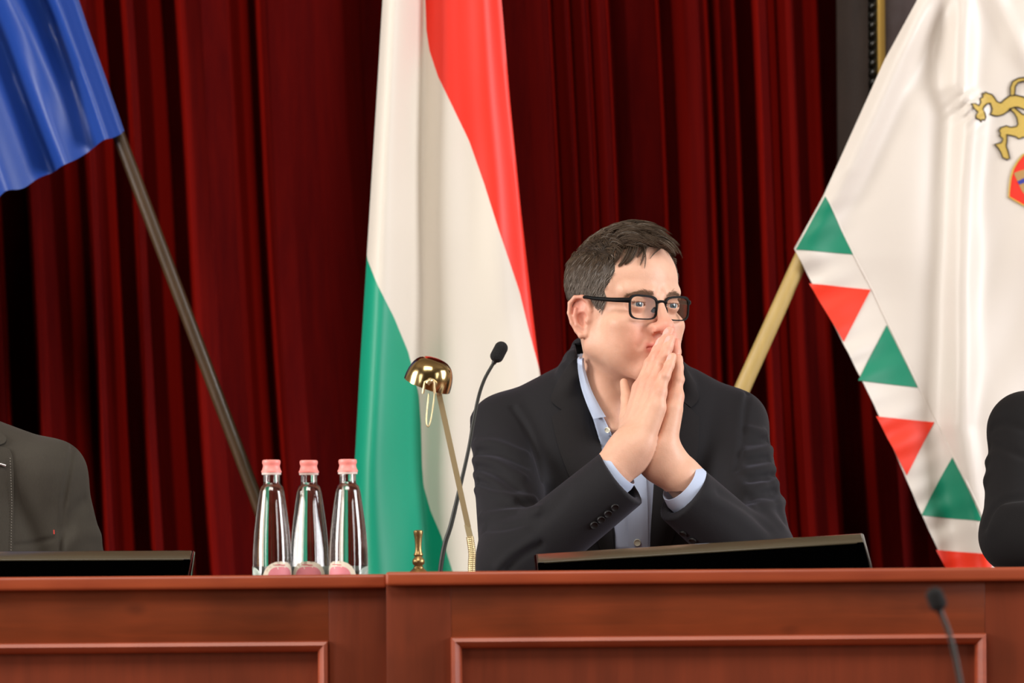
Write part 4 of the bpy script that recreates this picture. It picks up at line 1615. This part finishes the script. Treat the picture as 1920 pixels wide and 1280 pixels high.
TUFTS = []
for pts, n, spread in (([(1186, 448), (1181, 470), (1170, 490), (1155, 504)], 70, 5.0), ([(1192, 450), (1190, 474), (1180, 490), (1168, 499)], 60, 4.0), ([(1172, 448), (1164, 470), (1156, 488), (1150, 496)], 50, 5.0),
                       ([(1204, 452), (1206, 474), (1203, 488), (1198, 503)], 18, 3.0), ([(1200, 455), (1208, 478), (1209, 494), (1207, 508)], 10, 1.6), ([(1246, 456), (1236, 468), (1224, 478), (1214, 491)], 9, 2.0),
                       ([(1232, 452), (1214, 462), (1200, 476), (1192, 486)], 30, 5.0), ([(1160, 450), (1152, 468), (1146, 480), (1143, 492)], 40, 4.0)):
    a = catmull([(*p, 0) for p in pts], 3)[:, :2][:9]
    t = np.linspace(0, 1, 8)
    a = np.stack([np.interp(t, np.linspace(0, 1, len(a)), a[:, j]) for j in (0, 1)], -1)
    base = drape(placed(face), a[:, 0], a[:, 1], 0, 5.75)
    loc = (base - HEAD) @ RH * 1000
    nn = normal_of(skull_only, loc)
    h = np.interp(t, [0, .4, 1], [9, 5.5, 2.0])
    for _ in range(n):
        o = rng.normal(0, spread * .55, 3) * np.interp(t, [0, .6, 1], [1.1, .8, .35])[:, None]
        TUFTS.append(loc + nn * (h * rng.uniform(.5, 1.15))[:, None] + o - nn * (o * nn).sum(-1, keepdims=True) * .7)
X = np.concatenate([np.stack([np.concatenate([x[:1], x[1:]]) for x in X]), np.stack([np.concatenate([q[:1] * 2 - q[1:2], q]) for q in TUFTS])])
P0 = np.concatenate([P0, np.stack([q[0] for q in TUFTS]) + (0, 20, 30)])
ns = len(P0)
gw = grey_w(P0)
white = rng.random(ns) < .03 + .6 * gw
tone = np.where(white[:, None], np.array(srgb(158, 150, 141)[:3]), (np.array(srgb(90, 73, 57)[:3]) * (1 - gw[:, None]) + np.array(srgb(148, 138, 128)[:3]) * gw[:, None])) * rng.uniform(.6, 1.35, ns)[:, None]
sv, sf, st = strands(X, .34, tone)
me = npmesh('hair', np.concatenate([hv, sv]), np.concatenate([hf, sf + len(hv)]))
paint(me, np.concatenate([hair_tone(hv) * .8, st]))
link('hair', me, MATS['hair'], man)['label'] = 'short tousled dark brown hair, greying at the temples'

for s in (-1, 1):
    n = 320
    t = rng.random(n)
    x = s * (11 + 37 * t)
    z = 13.0 + 4.0 * np.sin(np.pi * np.clip(t * .95, 0, 1)) - 5 * np.clip(t - .62, 0, 1) + rng.normal(0, 2.0 * (1 - .45 * t), n)
    B0 = np.stack([x, np.full(n, -110.), z], -1)
    for _ in range(25):
        B0[:, 1] += face(B0.astype(np.float32))
    dv = np.stack([s * np.ones(n), .25 * np.ones(n), .55 - 1.0 * t + rng.normal(0, .25, n)], -1)
    dv /= np.linalg.norm(dv, axis=-1, keepdims=True)
    Xb = np.stack([B0 + dv * (5.6 * f_) + np.array([0, -1.1, 0]) * f_ * (1 - f_) * 2.2 + np.array([0, .3 - 0.4 * f_, 0]) for f_ in np.linspace(0, 1, 4)], 1)
    Xb[:, :, 1] -= .2
    v_, f2_, t_ = strands(Xb, .22, np.tile(np.array(srgb(138, 106, 82)[:3]), (n, 1)) * rng.uniform(.7, 1.2, n)[:, None])
    me = npmesh('eyebrow', v_, f2_)
    paint(me, t_)
    link('eyebrow', me, MATS['hair'], man)

# --- spectacles
gl = bpy.data.objects.new('spectacles', None)
COL.objects.link(gl)
gl.parent = man
gl['label'] = 'black rectangular spectacles'
curve = lambda x: -98 + .0016 * x * x


def lens_outline(s, grow, n=44):
    pts = []
    for k in range(n):
        q = 2 * math.pi * k / n
        cx, sy = math.cos(q), math.sin(q)
        ex = 3.8
        x = math.copysign(abs(cx) ** (2 / ex), cx) * (21.6 + grow)
        z = math.copysign(abs(sy) ** (2 / ex), sy) * (15.4 + grow)
        x *= 1 + .035 * (z / 16)          # a little wider above
        pts.append((s * 30.5 + x, -5.0 + z + (1.3 * (s * x) / 25 if z > 0 else 0)))
    return pts


bm = bmesh.new()
for s in (-1, 1):
    lo, li = lens_outline(s, 1.8), lens_outline(s, 0)
    lo = [(x, z + (1.3 if z > 4 else 0)) for x, z in lo]
    rings = []
    for L_, dy in ((lo, -1.7), (lo, 1.7), (li, 1.7), (li, -1.7)):
        rings.append([bm.verts.new(to_world((x, curve(x) + dy, z))) for x, z in L_])
    n = len(lo)
    for a, b in zip(rings, rings[1:] + rings[:1]):
        for k in range(n):
            bm.faces.new((a[k], a[(k + 1) % n], b[(k + 1) % n], b[k]))
add_tube(bm, [to_world((x, curve(x) - .5, 3.0 + 1.6 * (1 - (x / 9) ** 2))) for x in np.linspace(-9.5, 9.5, 9)], .0022, 8)
bm_obj('rim', bm, MATS['spectacle_black'], gl, 40)
for s in (-1, 1):
    g = []
    li = lens_outline(s, .4)
    cx = s * 30.5
    bm = bmesh.new()
    A_ = []
    for dy in (-.5, .5):
        c_ = bm.verts.new(to_world((cx, curve(cx) + dy, -6)))
        mid = [bm.verts.new(to_world(((x + cx) / 2, curve((x + cx) / 2) + dy, (z - 6) / 2))) for x, z in li]
        out = [bm.verts.new(to_world((x, curve(x) + dy, z))) for x, z in li]
        A_.append(out)
        for k in range(len(li)):
            j = (k + 1) % len(li)
            bm.faces.new((c_, mid[k], mid[j]))
            bm.faces.new((mid[k], out[k], out[j], mid[j]))
    bm_obj('lens', bm, MATS['lens_glass'], gl, 60)
    tp = catmull([to_world(p) for p in ((s * 53, curve(53) - .6, 5.0), (s * 60, -88, 5.0), (s * 68, -72, 5.2), (s * 75, -40, 7), (s * 77.5, -18, 9), (s * 76, -1, 4), (s * 74.5, 10, -11))], 8)
    n = len(tp)
    tube('temple', tp, np.interp(np.linspace(0, 1, n), [0, .1, .35, .7, 1], [.0024, .0023, .0019, .0013, .0011]), MATS['spectacle_black'], gl, 8, 1.6, (0, 0, 1))
    tube('nose_pad', [to_world((s * 9.5, -97, -4)), to_world((s * 12.5, -94.0, -11))], [.0022, .0030], MATS['spectacle_black'], gl, 8)

# --- blazer
axis1 = (W1 - E1) / np.linalg.norm(W1 - E1)
axis2 = (W2 - E2) / np.linalg.norm(W2 - E2)
C1, C2 = wn(1165, 896, 5.815), wn(1281, 926, 5.835)


def sleeve(S0, E, Cf, r0, r1, r2):
    ax = (Cf - E) / np.linalg.norm(Cf - E)
    fo = rc(E, Cf + ax * .05, r1, r2)
    fo_in = rc(E + ax * .12, Cf + ax * .08, r1 - .022, r2 - .005)
    cut = half(Cf, ax)
    up = rc(S0, E, r0, r1)

    def f(P):
        fore = smax(smax(fo(P), cut(P), .003), -fo_in(P), .003)
        return smin(up(P), fore, .028)
    return f


sl1, sl2 = sleeve(SR, E1, C1, .0505, .050, .0450), sleeve(SL, E2, C2, .048, .050, .0440)
tj = torso(0)
roll = [wn(1086, 700, 6.005), wn(1078, 672, 6.03), wn(1090, 652, 6.07), wn(1122, 640, 6.115), wn(1165, 634, 6.13), wn(1213, 644, 6.115), wn(1252, 668, 6.06), wn(1272, 700, 6.01)]
rollf = chain(roll, [.010, .0125, .014, .015, .015, .015, .0135, .012], .004)
roll2 = chain([p + np.array([(-.010 if i < 4 else .010), .004, -.018]) for i, p in enumerate(roll)], [.010, .014, .016, .017, .017, .017, .015, .012], .004)
FOLDS = []      # (points, height, width)


def jacket_raw(P):
    t = tj(P)
    neckhole = rc(wn(1164, 560, 6.0), wn(1166, 705, 6.06), .060, .053)
    t = smin(t, smin(rollf(P), roll2(P), .006), .012)
    front = (P[:, 1] < 6.09)
    v = np.where(front, polydist(P[:, [0, 2]].astype(float), vw), .05)
    v = np.maximum(v, P[:, 1] - 6.075)
    t = smax(t, -v, .003)
    t = smax(t, -neckhole(P), .003)
    t = np.maximum(t, np.float32(.52) - P[:, 2])
    return smin(smin(t, sl1(P), .022), sl2(P), .022)


def jacket(P):
    d = jacket_raw(P)
    for (A, h, w, lo, hi) in FOLDS:
        m = ((P > lo) & (P < hi)).all(-1)
        if m.any():
            Q = P[m]
            e = np.full(len(Q), 1e9)
            for a, b in zip(A[:-1], A[1:]):
                ab = b - a
                t = np.clip(((Q - a) @ ab) / (ab @ ab), 0, 1)
                e = np.minimum(e, ((Q - a - t[:, None] * ab) ** 2).sum(-1))
            d[m] -= (h * np.exp(-e / (2 * w * w))).astype(d.dtype)
    return d


def fold(px, h, w, y0=5.62, end=None):
    a = catmull([(*p, 0) for p in px], 4)[:, :2]
    P = drape(jacket_raw, a[:, 0], a[:, 1], 0, y0)
    P = P[P[:, 1] < 6.2]
    FOLDS.append((P, h, w, (P.min(0) - 3.2 * w).astype(np.float32), (P.max(0) + 3.2 * w).astype(np.float32)))


for L in ([(892, 832), (930, 832), (985, 852)], [(890, 862), (930, 868), (980, 895)], [(892, 888), (925, 905), (962, 938)],
          [(894, 917), (930, 928), (1000, 936)], [(902, 970), (945, 962), (1010, 955)], [(935, 1064), (958, 1040), (1000, 1012)],
          [(1408, 806), (1434, 812)], [(1402, 850), (1428, 846), (1450, 840)], [(1404, 884), (1430, 880), (1456, 876)], [(1404, 916), (1435, 910), (1462, 902)],
          [(1412, 952), (1440, 948), (1468, 940)]):
    fold(L, .0058, .0052)
for L in ([(895, 848), (935, 850), (988, 872)], [(895, 876), (930, 886), (972, 915)], [(898, 903), (930, 915), (985, 945)], [(910, 990), (950, 988), (1008, 972)],
          [(950, 1066), (975, 1042), (1012, 1020)], [(1402, 830), (1440, 826)], [(1404, 866), (1452, 858)], [(1406, 900), (1458, 890)], [(1408, 934), (1465, 922)]):
    fold(L, -.0045, .0045)
for L in ([(1385, 905), (1420, 935), (1464, 985)], [(1330, 930), (1380, 960), (1430, 1005)]):
    fold(L, .003, .008)
for L in ([(1440, 900), (1452, 940), (1470, 975)], [(1350, 925), (1400, 955), (1440, 990)], [(1060, 925), (1030, 960), (1000, 985)]):
    fold(L, -.003, .007)
# armhole seams and front darts
for L in ([(962, 764), (985, 800), (1004, 850), (1016, 900)], [(1402, 738), (1396, 780), (1392, 830), (1380, 880)]):
    fold(L, -.0045, .0032)
    fold([(x + (8 if L[0][0] < 1100 else -8), y) for x, y in L], .0016, .006)

jb = (np.array((-.06, 5.72, .50)), np.array((.62, 6.27, 1.17)))
jk = sdf_obj('blazer', jacket, *jb, .0030, MATS['suit'], man)
jk['label'] = 'black single-breasted blazer'

# lapels and collar leaves lie on the blazer
LP = dict(m=MATS['suit_lapel'], parent=jk)
INL = [(1099, 735), (1108, 765), (1126, 830), (1143, 920), (1155, 1000), (1158, 1075)]
OUTL = [(1034, 781), (1045, 830), (1062, 880), (1084, 930), (1110, 985), (1140, 1075)]
sheet_between('lapel', INL, OUTL, jacket_raw, [.001, .006, .0075, .0065, .004], MATS['suit_lapel'], jk, y0=5.90)
sheet_between('lapel', [(1262, 735), (1252, 790), (1238, 850), (1226, 920), (1220, 1000), (1217, 1075)], [(1311, 781), (1309, 840), (1299, 900), (1282, 960), (1262, 1010), (1240, 1075)], jacket_raw, [.001, .006, .0075, .0065, .004], MATS['suit_lapel'], jk, y0=5.90)
sheet_between('collar', [(1083, 668), (1087, 700), (1099, 737)], [(1060, 690), (1040, 725), (1034, 751), (1056, 769)], jacket_raw, [.001, .005, .006, .004], MATS['suit_lapel'], jk, y0=5.90)
sheet_between('collar', [(1271, 672), (1270, 700), (1262, 737)], [(1292, 696), (1306, 725), (1310, 747), (1296, 764)], jacket_raw, [.001, .005, .006, .004], MATS['suit_lapel'], jk, y0=5.90)


def button(px, py, f, r, m, parent, off=.001, y0=5.6, nm='button'):
    P = drape(f, np.array([px, px + 3, px]), np.array([py, py, py + 3]), off, y0)
    n = np.cross(P[1] - P[0], P[2] - P[0])
    n /= np.linalg.norm(n)
    if n[1] > 0:
        n = -n
    bm = bmesh.new()
    add_lathe(bm, [(0, -.001), (r, -.001), (r * 1.02, .0008), (r * .9, .0018), (r * .68, .0012), (r * .6, .0009), (0, .0009)], P[0], n, 20)
    return bm_obj(nm, bm, m, parent, 40)


for p in ((1114, 984), (1127, 974), (1140, 963), (1153, 951)):
    button(*p, jacket, .0058, MATS['button'], jk)
for p in ((1281, 1000), (1299, 1013), (1316, 1026)):
    button(*p, jacket, .0058, MATS['button'], jk)

# --- shirt
ts = torso(.008)
SCUT = [(1086, 640), (1090, 690), (1103, 730), (1115, 757), (1131, 783), (1152, 826), (1168, 846), (1196, 810), (1232, 720), (1262, 640)]
sw = WN(np.array([p[0] for p in SCUT]), np.array([p[1] for p in SCUT]), 5.985)[:, [0, 2]]
bandf = chain([wn(1096, 690, 6.005), wn(1092, 668, 6.035), wn(1110, 655, 6.08), wn(1165, 645, 6.11), wn(1220, 660, 6.08), wn(1256, 690, 6.02)], [.005, .006, .006, .006, .006, .005], .003)


def shirt(P):
    t = smin(ts(P), smin(headf(P), chest_b(P), .02) - .0045, .006)
    t = smax(t, half(wn(1094, 662, 6.03), (0, -.33, 1))(P), .002)
    v = np.maximum(polydist(P[:, [0, 2]].astype(float), sw), P[:, 1] - 6.075)
    t = smax(t, -v, .002)
    vj = np.maximum(polydist(P[:, [0, 2]].astype(float), vw), P[:, 1] - 6.075)
    t = np.maximum(t, np.minimum(tj(P) + .005, vj * 3))
    t = smin(t, bandf(P), .004)
    t = np.maximum(t, np.float32(.54) - P[:, 2])
    return t


# soft creases of the shirt front
def shirt_c(P):
    d = shirt(P)
    x = (P[:, 0] - wn(1178, 1000, 5.985)[0])
    return d - .0014 * np.exp(-((x + .020 + .2 * (P[:, 2] - .85)) / .006) ** 2).astype(d.dtype) * (P[:, 1] < 6.05) - .0012 * np.exp(-((x - .024) / .008) ** 2).astype(d.dtype) * (P[:, 1] < 6.05)


so_ = sdf_obj('shirt', shirt_c, (-.02, 5.9, .53), (.56, 6.25, 1.1), .0032, MATS['shirt'], man)
so_['label'] = 'pale blue open-necked shirt'
both = lambda P: np.minimum(shirt(P), smin(headf(P), chest_b(P), .02))
sheet_between('collar', [(1095, 671), (1097, 692), (1108, 728), (1121, 755), (1136, 781)], [(1085, 673), (1083, 688), (1089, 724), (1100, 757), (1112, 785)], both, [.004, .0075, .008, .007], MATS['shirt'], so_, y0=5.9)
sheet_between('collar', [(1244, 690), (1232, 728), (1218, 755), (1204, 781)], [(1262, 684), (1256, 724), (1245, 757), (1230, 788)], both, [.004, .0075, .008, .006], MATS['shirt'], so_, y0=5.9)
sheet_between('placket', [(1168, 848), (1174, 900), (1177, 960), (1178.5, 1075)], [(1206, 848), (1212, 900), (1215, 960), (1216, 1075)], shirt_c, [.0012, .002, .002, .0012], MATS['shirt'], so_, .0012, y0=5.9)
for p in ((1195, 1017), (1193, 935)):
    button(*p, shirt_c, .0052, MATS['shirt_button'], so_, .003, 5.9)
button(1139, 806, shirt_c, .0042, MATS['shirt_button'], so_, .002, 5.9)


def cuff(Cf, ax, r, length, shift, tp=.002, name='cuff'):
    c0 = np.asarray(Cf) + np.asarray(shift)
    prof = [(r - .004, -.05), (r, -.05), (r, 0), (r - tp, length - .002), (r - tp - .001, length), (r - tp - .0018, length), (r - tp - .0024, length - .002), (r - .004, -.02), (r - .004, -.05)]
    lathe(name, prof[:-1], c0, MATS['shirt'], so_, axis=tuple(ax), seg=48, closed=True, ang=50)


ac1 = (C1 - E1) / np.linalg.norm(C1 - E1)
ac2 = (C2 - E2) / np.linalg.norm(C2 - E2)
cuff(C1, ac1, .0325, .0085, wn(1156, 884, 5.816) - C1)
cuff(C2, ac2, .0368, .0135, wn(1286, 915, 5.836) - C2, .0042)

# ------------------------------------------------------------------ neighbours cut by the picture edge
head_plain = head_sdf(False)


def neighbour(label, hc, yaw, cx, sh_in, sh_out, elbow, wrist, r, m, tone, side, dark_tone):
    """side: +1 when the near shoulder is on the +x side of the torso"""
    R = np.array(Matrix.Rotation(yaw, 3, 'Z'))
    hf_ = bounded(placed(head_plain, hc, R), np.array(hc) - .2, np.array(hc) + .17, .03)
    mir = lambda p: np.array([2 * cx - p[0], p[1], p[2]])
    so2, el2, wr2_, si2 = mir(sh_out), mir(elbow), mir(wrist), mir(sh_in)
    tz = (np.array(sh_out)[2] + .52) / 2

    def trunk(e):
        o = [('+', ell((cx, sh_out[1] + .03, sh_out[2] - .17), (.185 - e, .118 - e, .24 - e)), 0),
             ('+', rc(sh_in, sh_out, r[0] + .003 - e, r[0] - e), .05), ('+', rc(si2, so2, r[0] + .003 - e, r[0] - e), .05),
             ('+', rc((cx, sh_out[1] + .01, sh_out[2] + .04), (cx, sh_out[1] + .02, sh_out[2] - .06), .06 - e, .09 - e), .05)]
        return sculpt(o)
    tk = trunk(.012)

    def skin(P):
        d = smin(hf_(P), tk(P), .02)
        for a, b, c in ((sh_out, elbow, wrist), (so2, el2, wr2_)):
            d = smin(d, rc(a, b, .036, .034)(P), .02)
            d = smin(d, rc(b, c, .034, .026)(P), .02)
            e = np.array(c) - np.array(b)
            e /= np.linalg.norm(e)
            d = smin(d, rc(np.array(c) + e * .03, np.array(c) + e * .075, .027, .024)(P), .02)
            up_ = np.array([0, 0, 1.])
            sd_ = np.cross(e, up_)
            for k in range(4):
                q = np.array(c) + e * .085 + sd_ * (k - 1.5) * .018
                d = smin(d, chain([q, q + e * .04 - up_ * .006, q + e * (.062 - .004 * abs(k - 1.4)) - up_ * .016], [.0095, .0085, .007], .003)(P), .004)
            q = np.array(c) + e * .04 + sd_ * .03 * side
            d = smin(d, chain([q, q + e * .03 + sd_ * .018 * side, q + e * .055 + sd_ * .02 * side], [.013, .0105, .008], .003)(P), .008)
        return np.maximum(d, np.float32(.52) - P[:, 2])

    lo = np.minimum.reduce([np.array(x) for x in (sh_out, so2, elbow, el2, wrist, wr2_)]) - .2
    hi = np.maximum.reduce([np.array(x) for x in (sh_out, so2, elbow, el2, wrist, wr2_)]) + .22
    lo[2], hi[2] = .5, hc[2] + .17
    V, F = polygonise(skin, lo, hi, .0055)
    me = npmesh('person', V, F)
    paint(me, np.tile(np.array(srgb(226, 178, 152)[:3]), (len(V), 1)))
    p = tag(link('person', me, MATS['skin']), label, 'person')
    tj_ = trunk(0)

    def coat(P):
        d = tj_(P)
        hole = rc((hc[0], hc[1] + .01, hc[2]), (cx, sh_out[1] + .0, sh_out[2] + .0), .062, .055)
        collar = rc((cx - .05, sh_out[1] + .05, sh_out[2] + .075), (cx + .05, sh_out[1] + .05, sh_out[2] + .075), .02, .02)
        d = smin(d, collar(P), .02)
        x = np.abs(P[:, 0] - cx)
        v = np.maximum(x - np.clip((P[:, 2] - sh_out[2] + .26) * .22, 0, .09), P[:, 1] - sh_out[1] - .005)
        d = smax(d, -v, .003)
        d = smax(d, -hole(P), .004)
        for a, b, c in ((sh_out, elbow, wrist), (so2, el2, wr2_)):
            ax = np.array(c) - np.array(b)
            ax /= np.linalg.norm(ax)
            fo = smax(rc(b, np.array(c) + ax * .03, r[1], r[2])(P), half(c, ax)(P), .003)
            fo = smax(fo, -rc(np.array(b) + ax * .1, np.array(c) + ax * .06, r[1] - .02, r[2] - .005)(P), .002)
            d = smin(d, smin(rc(a, b, r[0], r[1])(P), fo, .02), .02)
        return np.maximum(d, np.float32(.52) - P[:, 2])

    sh_ = trunk(.007)

    def shirtf(P):
        d = smin(sh_(P), rc((cx - .0, sh_out[1] + .015, sh_out[2] + .07), (cx, sh_out[1] + .02, sh_out[2]), .060, .07)(P), .02)
        d = smax(d, -rc((hc[0], hc[1] + .0, hc[2]), (cx, sh_out[1], sh_out[2] + .03), .05, .05)(P), .003)
        return np.maximum(d, np.float32(.53) - P[:, 2])
    sdf_obj('shirt', shirtf, lo, hi, .006, MATS['shirt'], p)
    cp = lambda P: skull_only(P) - hair_thick(P) * 1.6
    h = sdf_obj('hair', smax_f(placed(cp, hc, R), placed(skull_only, hc, R)), np.array(hc) - .14, np.array(hc) + .16, .005, MATS['hair'], p, lambda V: np.tile(np.array(srgb(*dark_tone)[:3]), (len(V), 1)))
    return p, coat, lo, hi


def smax_f(a, b):
    return lambda P: smax(a(P), -(b(P) + .004), .001)


def with_folds(base, lines, y0):
    L = []
    for px, h, w in lines:
        a = catmull([(*p, 0) for p in px], 5)[:, :2]
        L.append((drape(base, a[:, 0], a[:, 1], 0, y0), h, w))

    def f(P):
        d = base(P)
        for A, h, w in L:
            m = ((P > (A.min(0) - 3.2 * w)) & (P < (A.max(0) + 3.2 * w))).all(-1)
            if m.any():
                Q = P[m]
                e = np.full(len(Q), 1e9)
                for a, b in zip(A[:-1], A[1:]):
                    ab = b - a
                    t = np.clip(((Q - a) @ ab) / (ab @ ab + 1e-12), 0, 1)
                    e = np.minimum(e, ((Q - a - t[:, None] * ab) ** 2).sum(-1))
                d[m] -= (h * np.exp(-e / (2 * w * w))).astype(d.dtype)
        return d
    return f


# man in grey beside the blue flag
p1, coat1, lo1, hi1 = neighbour('person in charcoal grey jacket with stitched lapel, seated below the blue flag', wn(-125, 560, 5.97), math.radians(-15), W(-125, 900, 6).x,
                                wn(-60, 838, 5.99), wn(97, 890, 5.99), wn(150, 1135, 6.01), wn(-30, 1290, 5.975), (.0475, .0515, .042), 'charcoal', 0, 1, (70, 62, 54))
f_ = with_folds(coat1, [([(137, 836), (128, 890), (119, 950), (117, 1040)], -.011, .0026), ([(124, 990), (140, 962), (160, 942)], -.005, .007), ([(130, 1020), (160, 1000), (190, 1005)], .003, .008),
                        ([(28, 1022), (60, 1019), (98, 1010)], -.0035, .0025), ([(108, 870), (100, 940), (108, 985)], -.003, .012), ([(60, 860), (85, 930)], .003, .02)], 5.7)
j1 = sdf_obj('jacket', f_, lo1, hi1, .0027, MATS['charcoal'], p1)
j1['label'] = 'charcoal grey tailored jacket'
sheet_between('lapel', [(-70, 800), (-62, 900), (-60, 1040)], [(-5, 836), (22, 850), (26, 940), (24, 1060)], coat1, [.001, .005, .0065, .005, .003], MATS['charcoal'], j1, .002, y0=5.75)
sheet_between('collar', [(-75, 780), (-72, 800), (-70, 815)], [(-20, 800), (8, 815), (10, 828), (-5, 835)], coat1, [.001, .004, .005, .004], MATS['charcoal'], j1, .002, y0=5.75)
bm = bmesh.new()
for y in np.arange(858, 1040, 5.2):
    x = np.interp(y, [850, 940, 1060], [18.5, 22, 20])
    a = drape(coat1, np.array([x, x + .4]), np.array([y, y + 2.2]), .0058, 5.75)
    add_tube(bm, a, .0006, 5)
o = bm_obj('pick_stitching', bm, MATS['stitch'], j1, 60)
o['kind'] = 'stuff'
o['label'] = 'pale pick stitching along the lapel edge'
a = drape(coat1, np.array([-12, 2, 11]), np.array([868, 870, 873]), .007, 5.75)
tube('lapel_pin', a, [.0016, .0018, .0022], MATS['metal_pin'], j1, 10)['label'] = 'silver bar-shaped lapel pin'
a = drape(coat1, np.array([101, 101.5]), np.array([993, 1001]), .0015, 5.75)
tube('pocket_tag', a, .0010, MATS['tag_red'], j1, 6, .5)['label'] = 'tiny red tag above the pocket'

# person in black beside the white flag
p2, coat2, lo2, hi2 = neighbour('person in black jacket with folded sleeve, seated below the white flag', wn(2120, 545, 5.99), math.radians(12), W(2120, 900, 6).x,
                                wn(2060, 830, 6.0), wn(1924, 806, 5.99), wn(1907, 1004, 5.87), wn(2110, 1020, 5.74), (.052, .050, .040), 'black_wool', 0, -1, (60, 48, 38))
f_ = with_folds(coat2, [([(1862, 800), (1885, 794), (1920, 804)], -.003, .005), ([(1854, 838), (1880, 838), (1920, 856)], -.0035, .005), ([(1846, 872), (1852, 866)], .005, .006), ([(1844, 905), (1850, 900)], .005, .008),
                        ([(1848, 985), (1862, 955), (1882, 938), (1925, 932)], -.007, .005), ([(1860, 985), (1880, 958), (1925, 950)], .004, .010)], 5.7)
j2 = sdf_obj('jacket', f_, lo2, hi2, .0036, MATS['black_wool'], p2)
j2['label'] = 'black jacket'
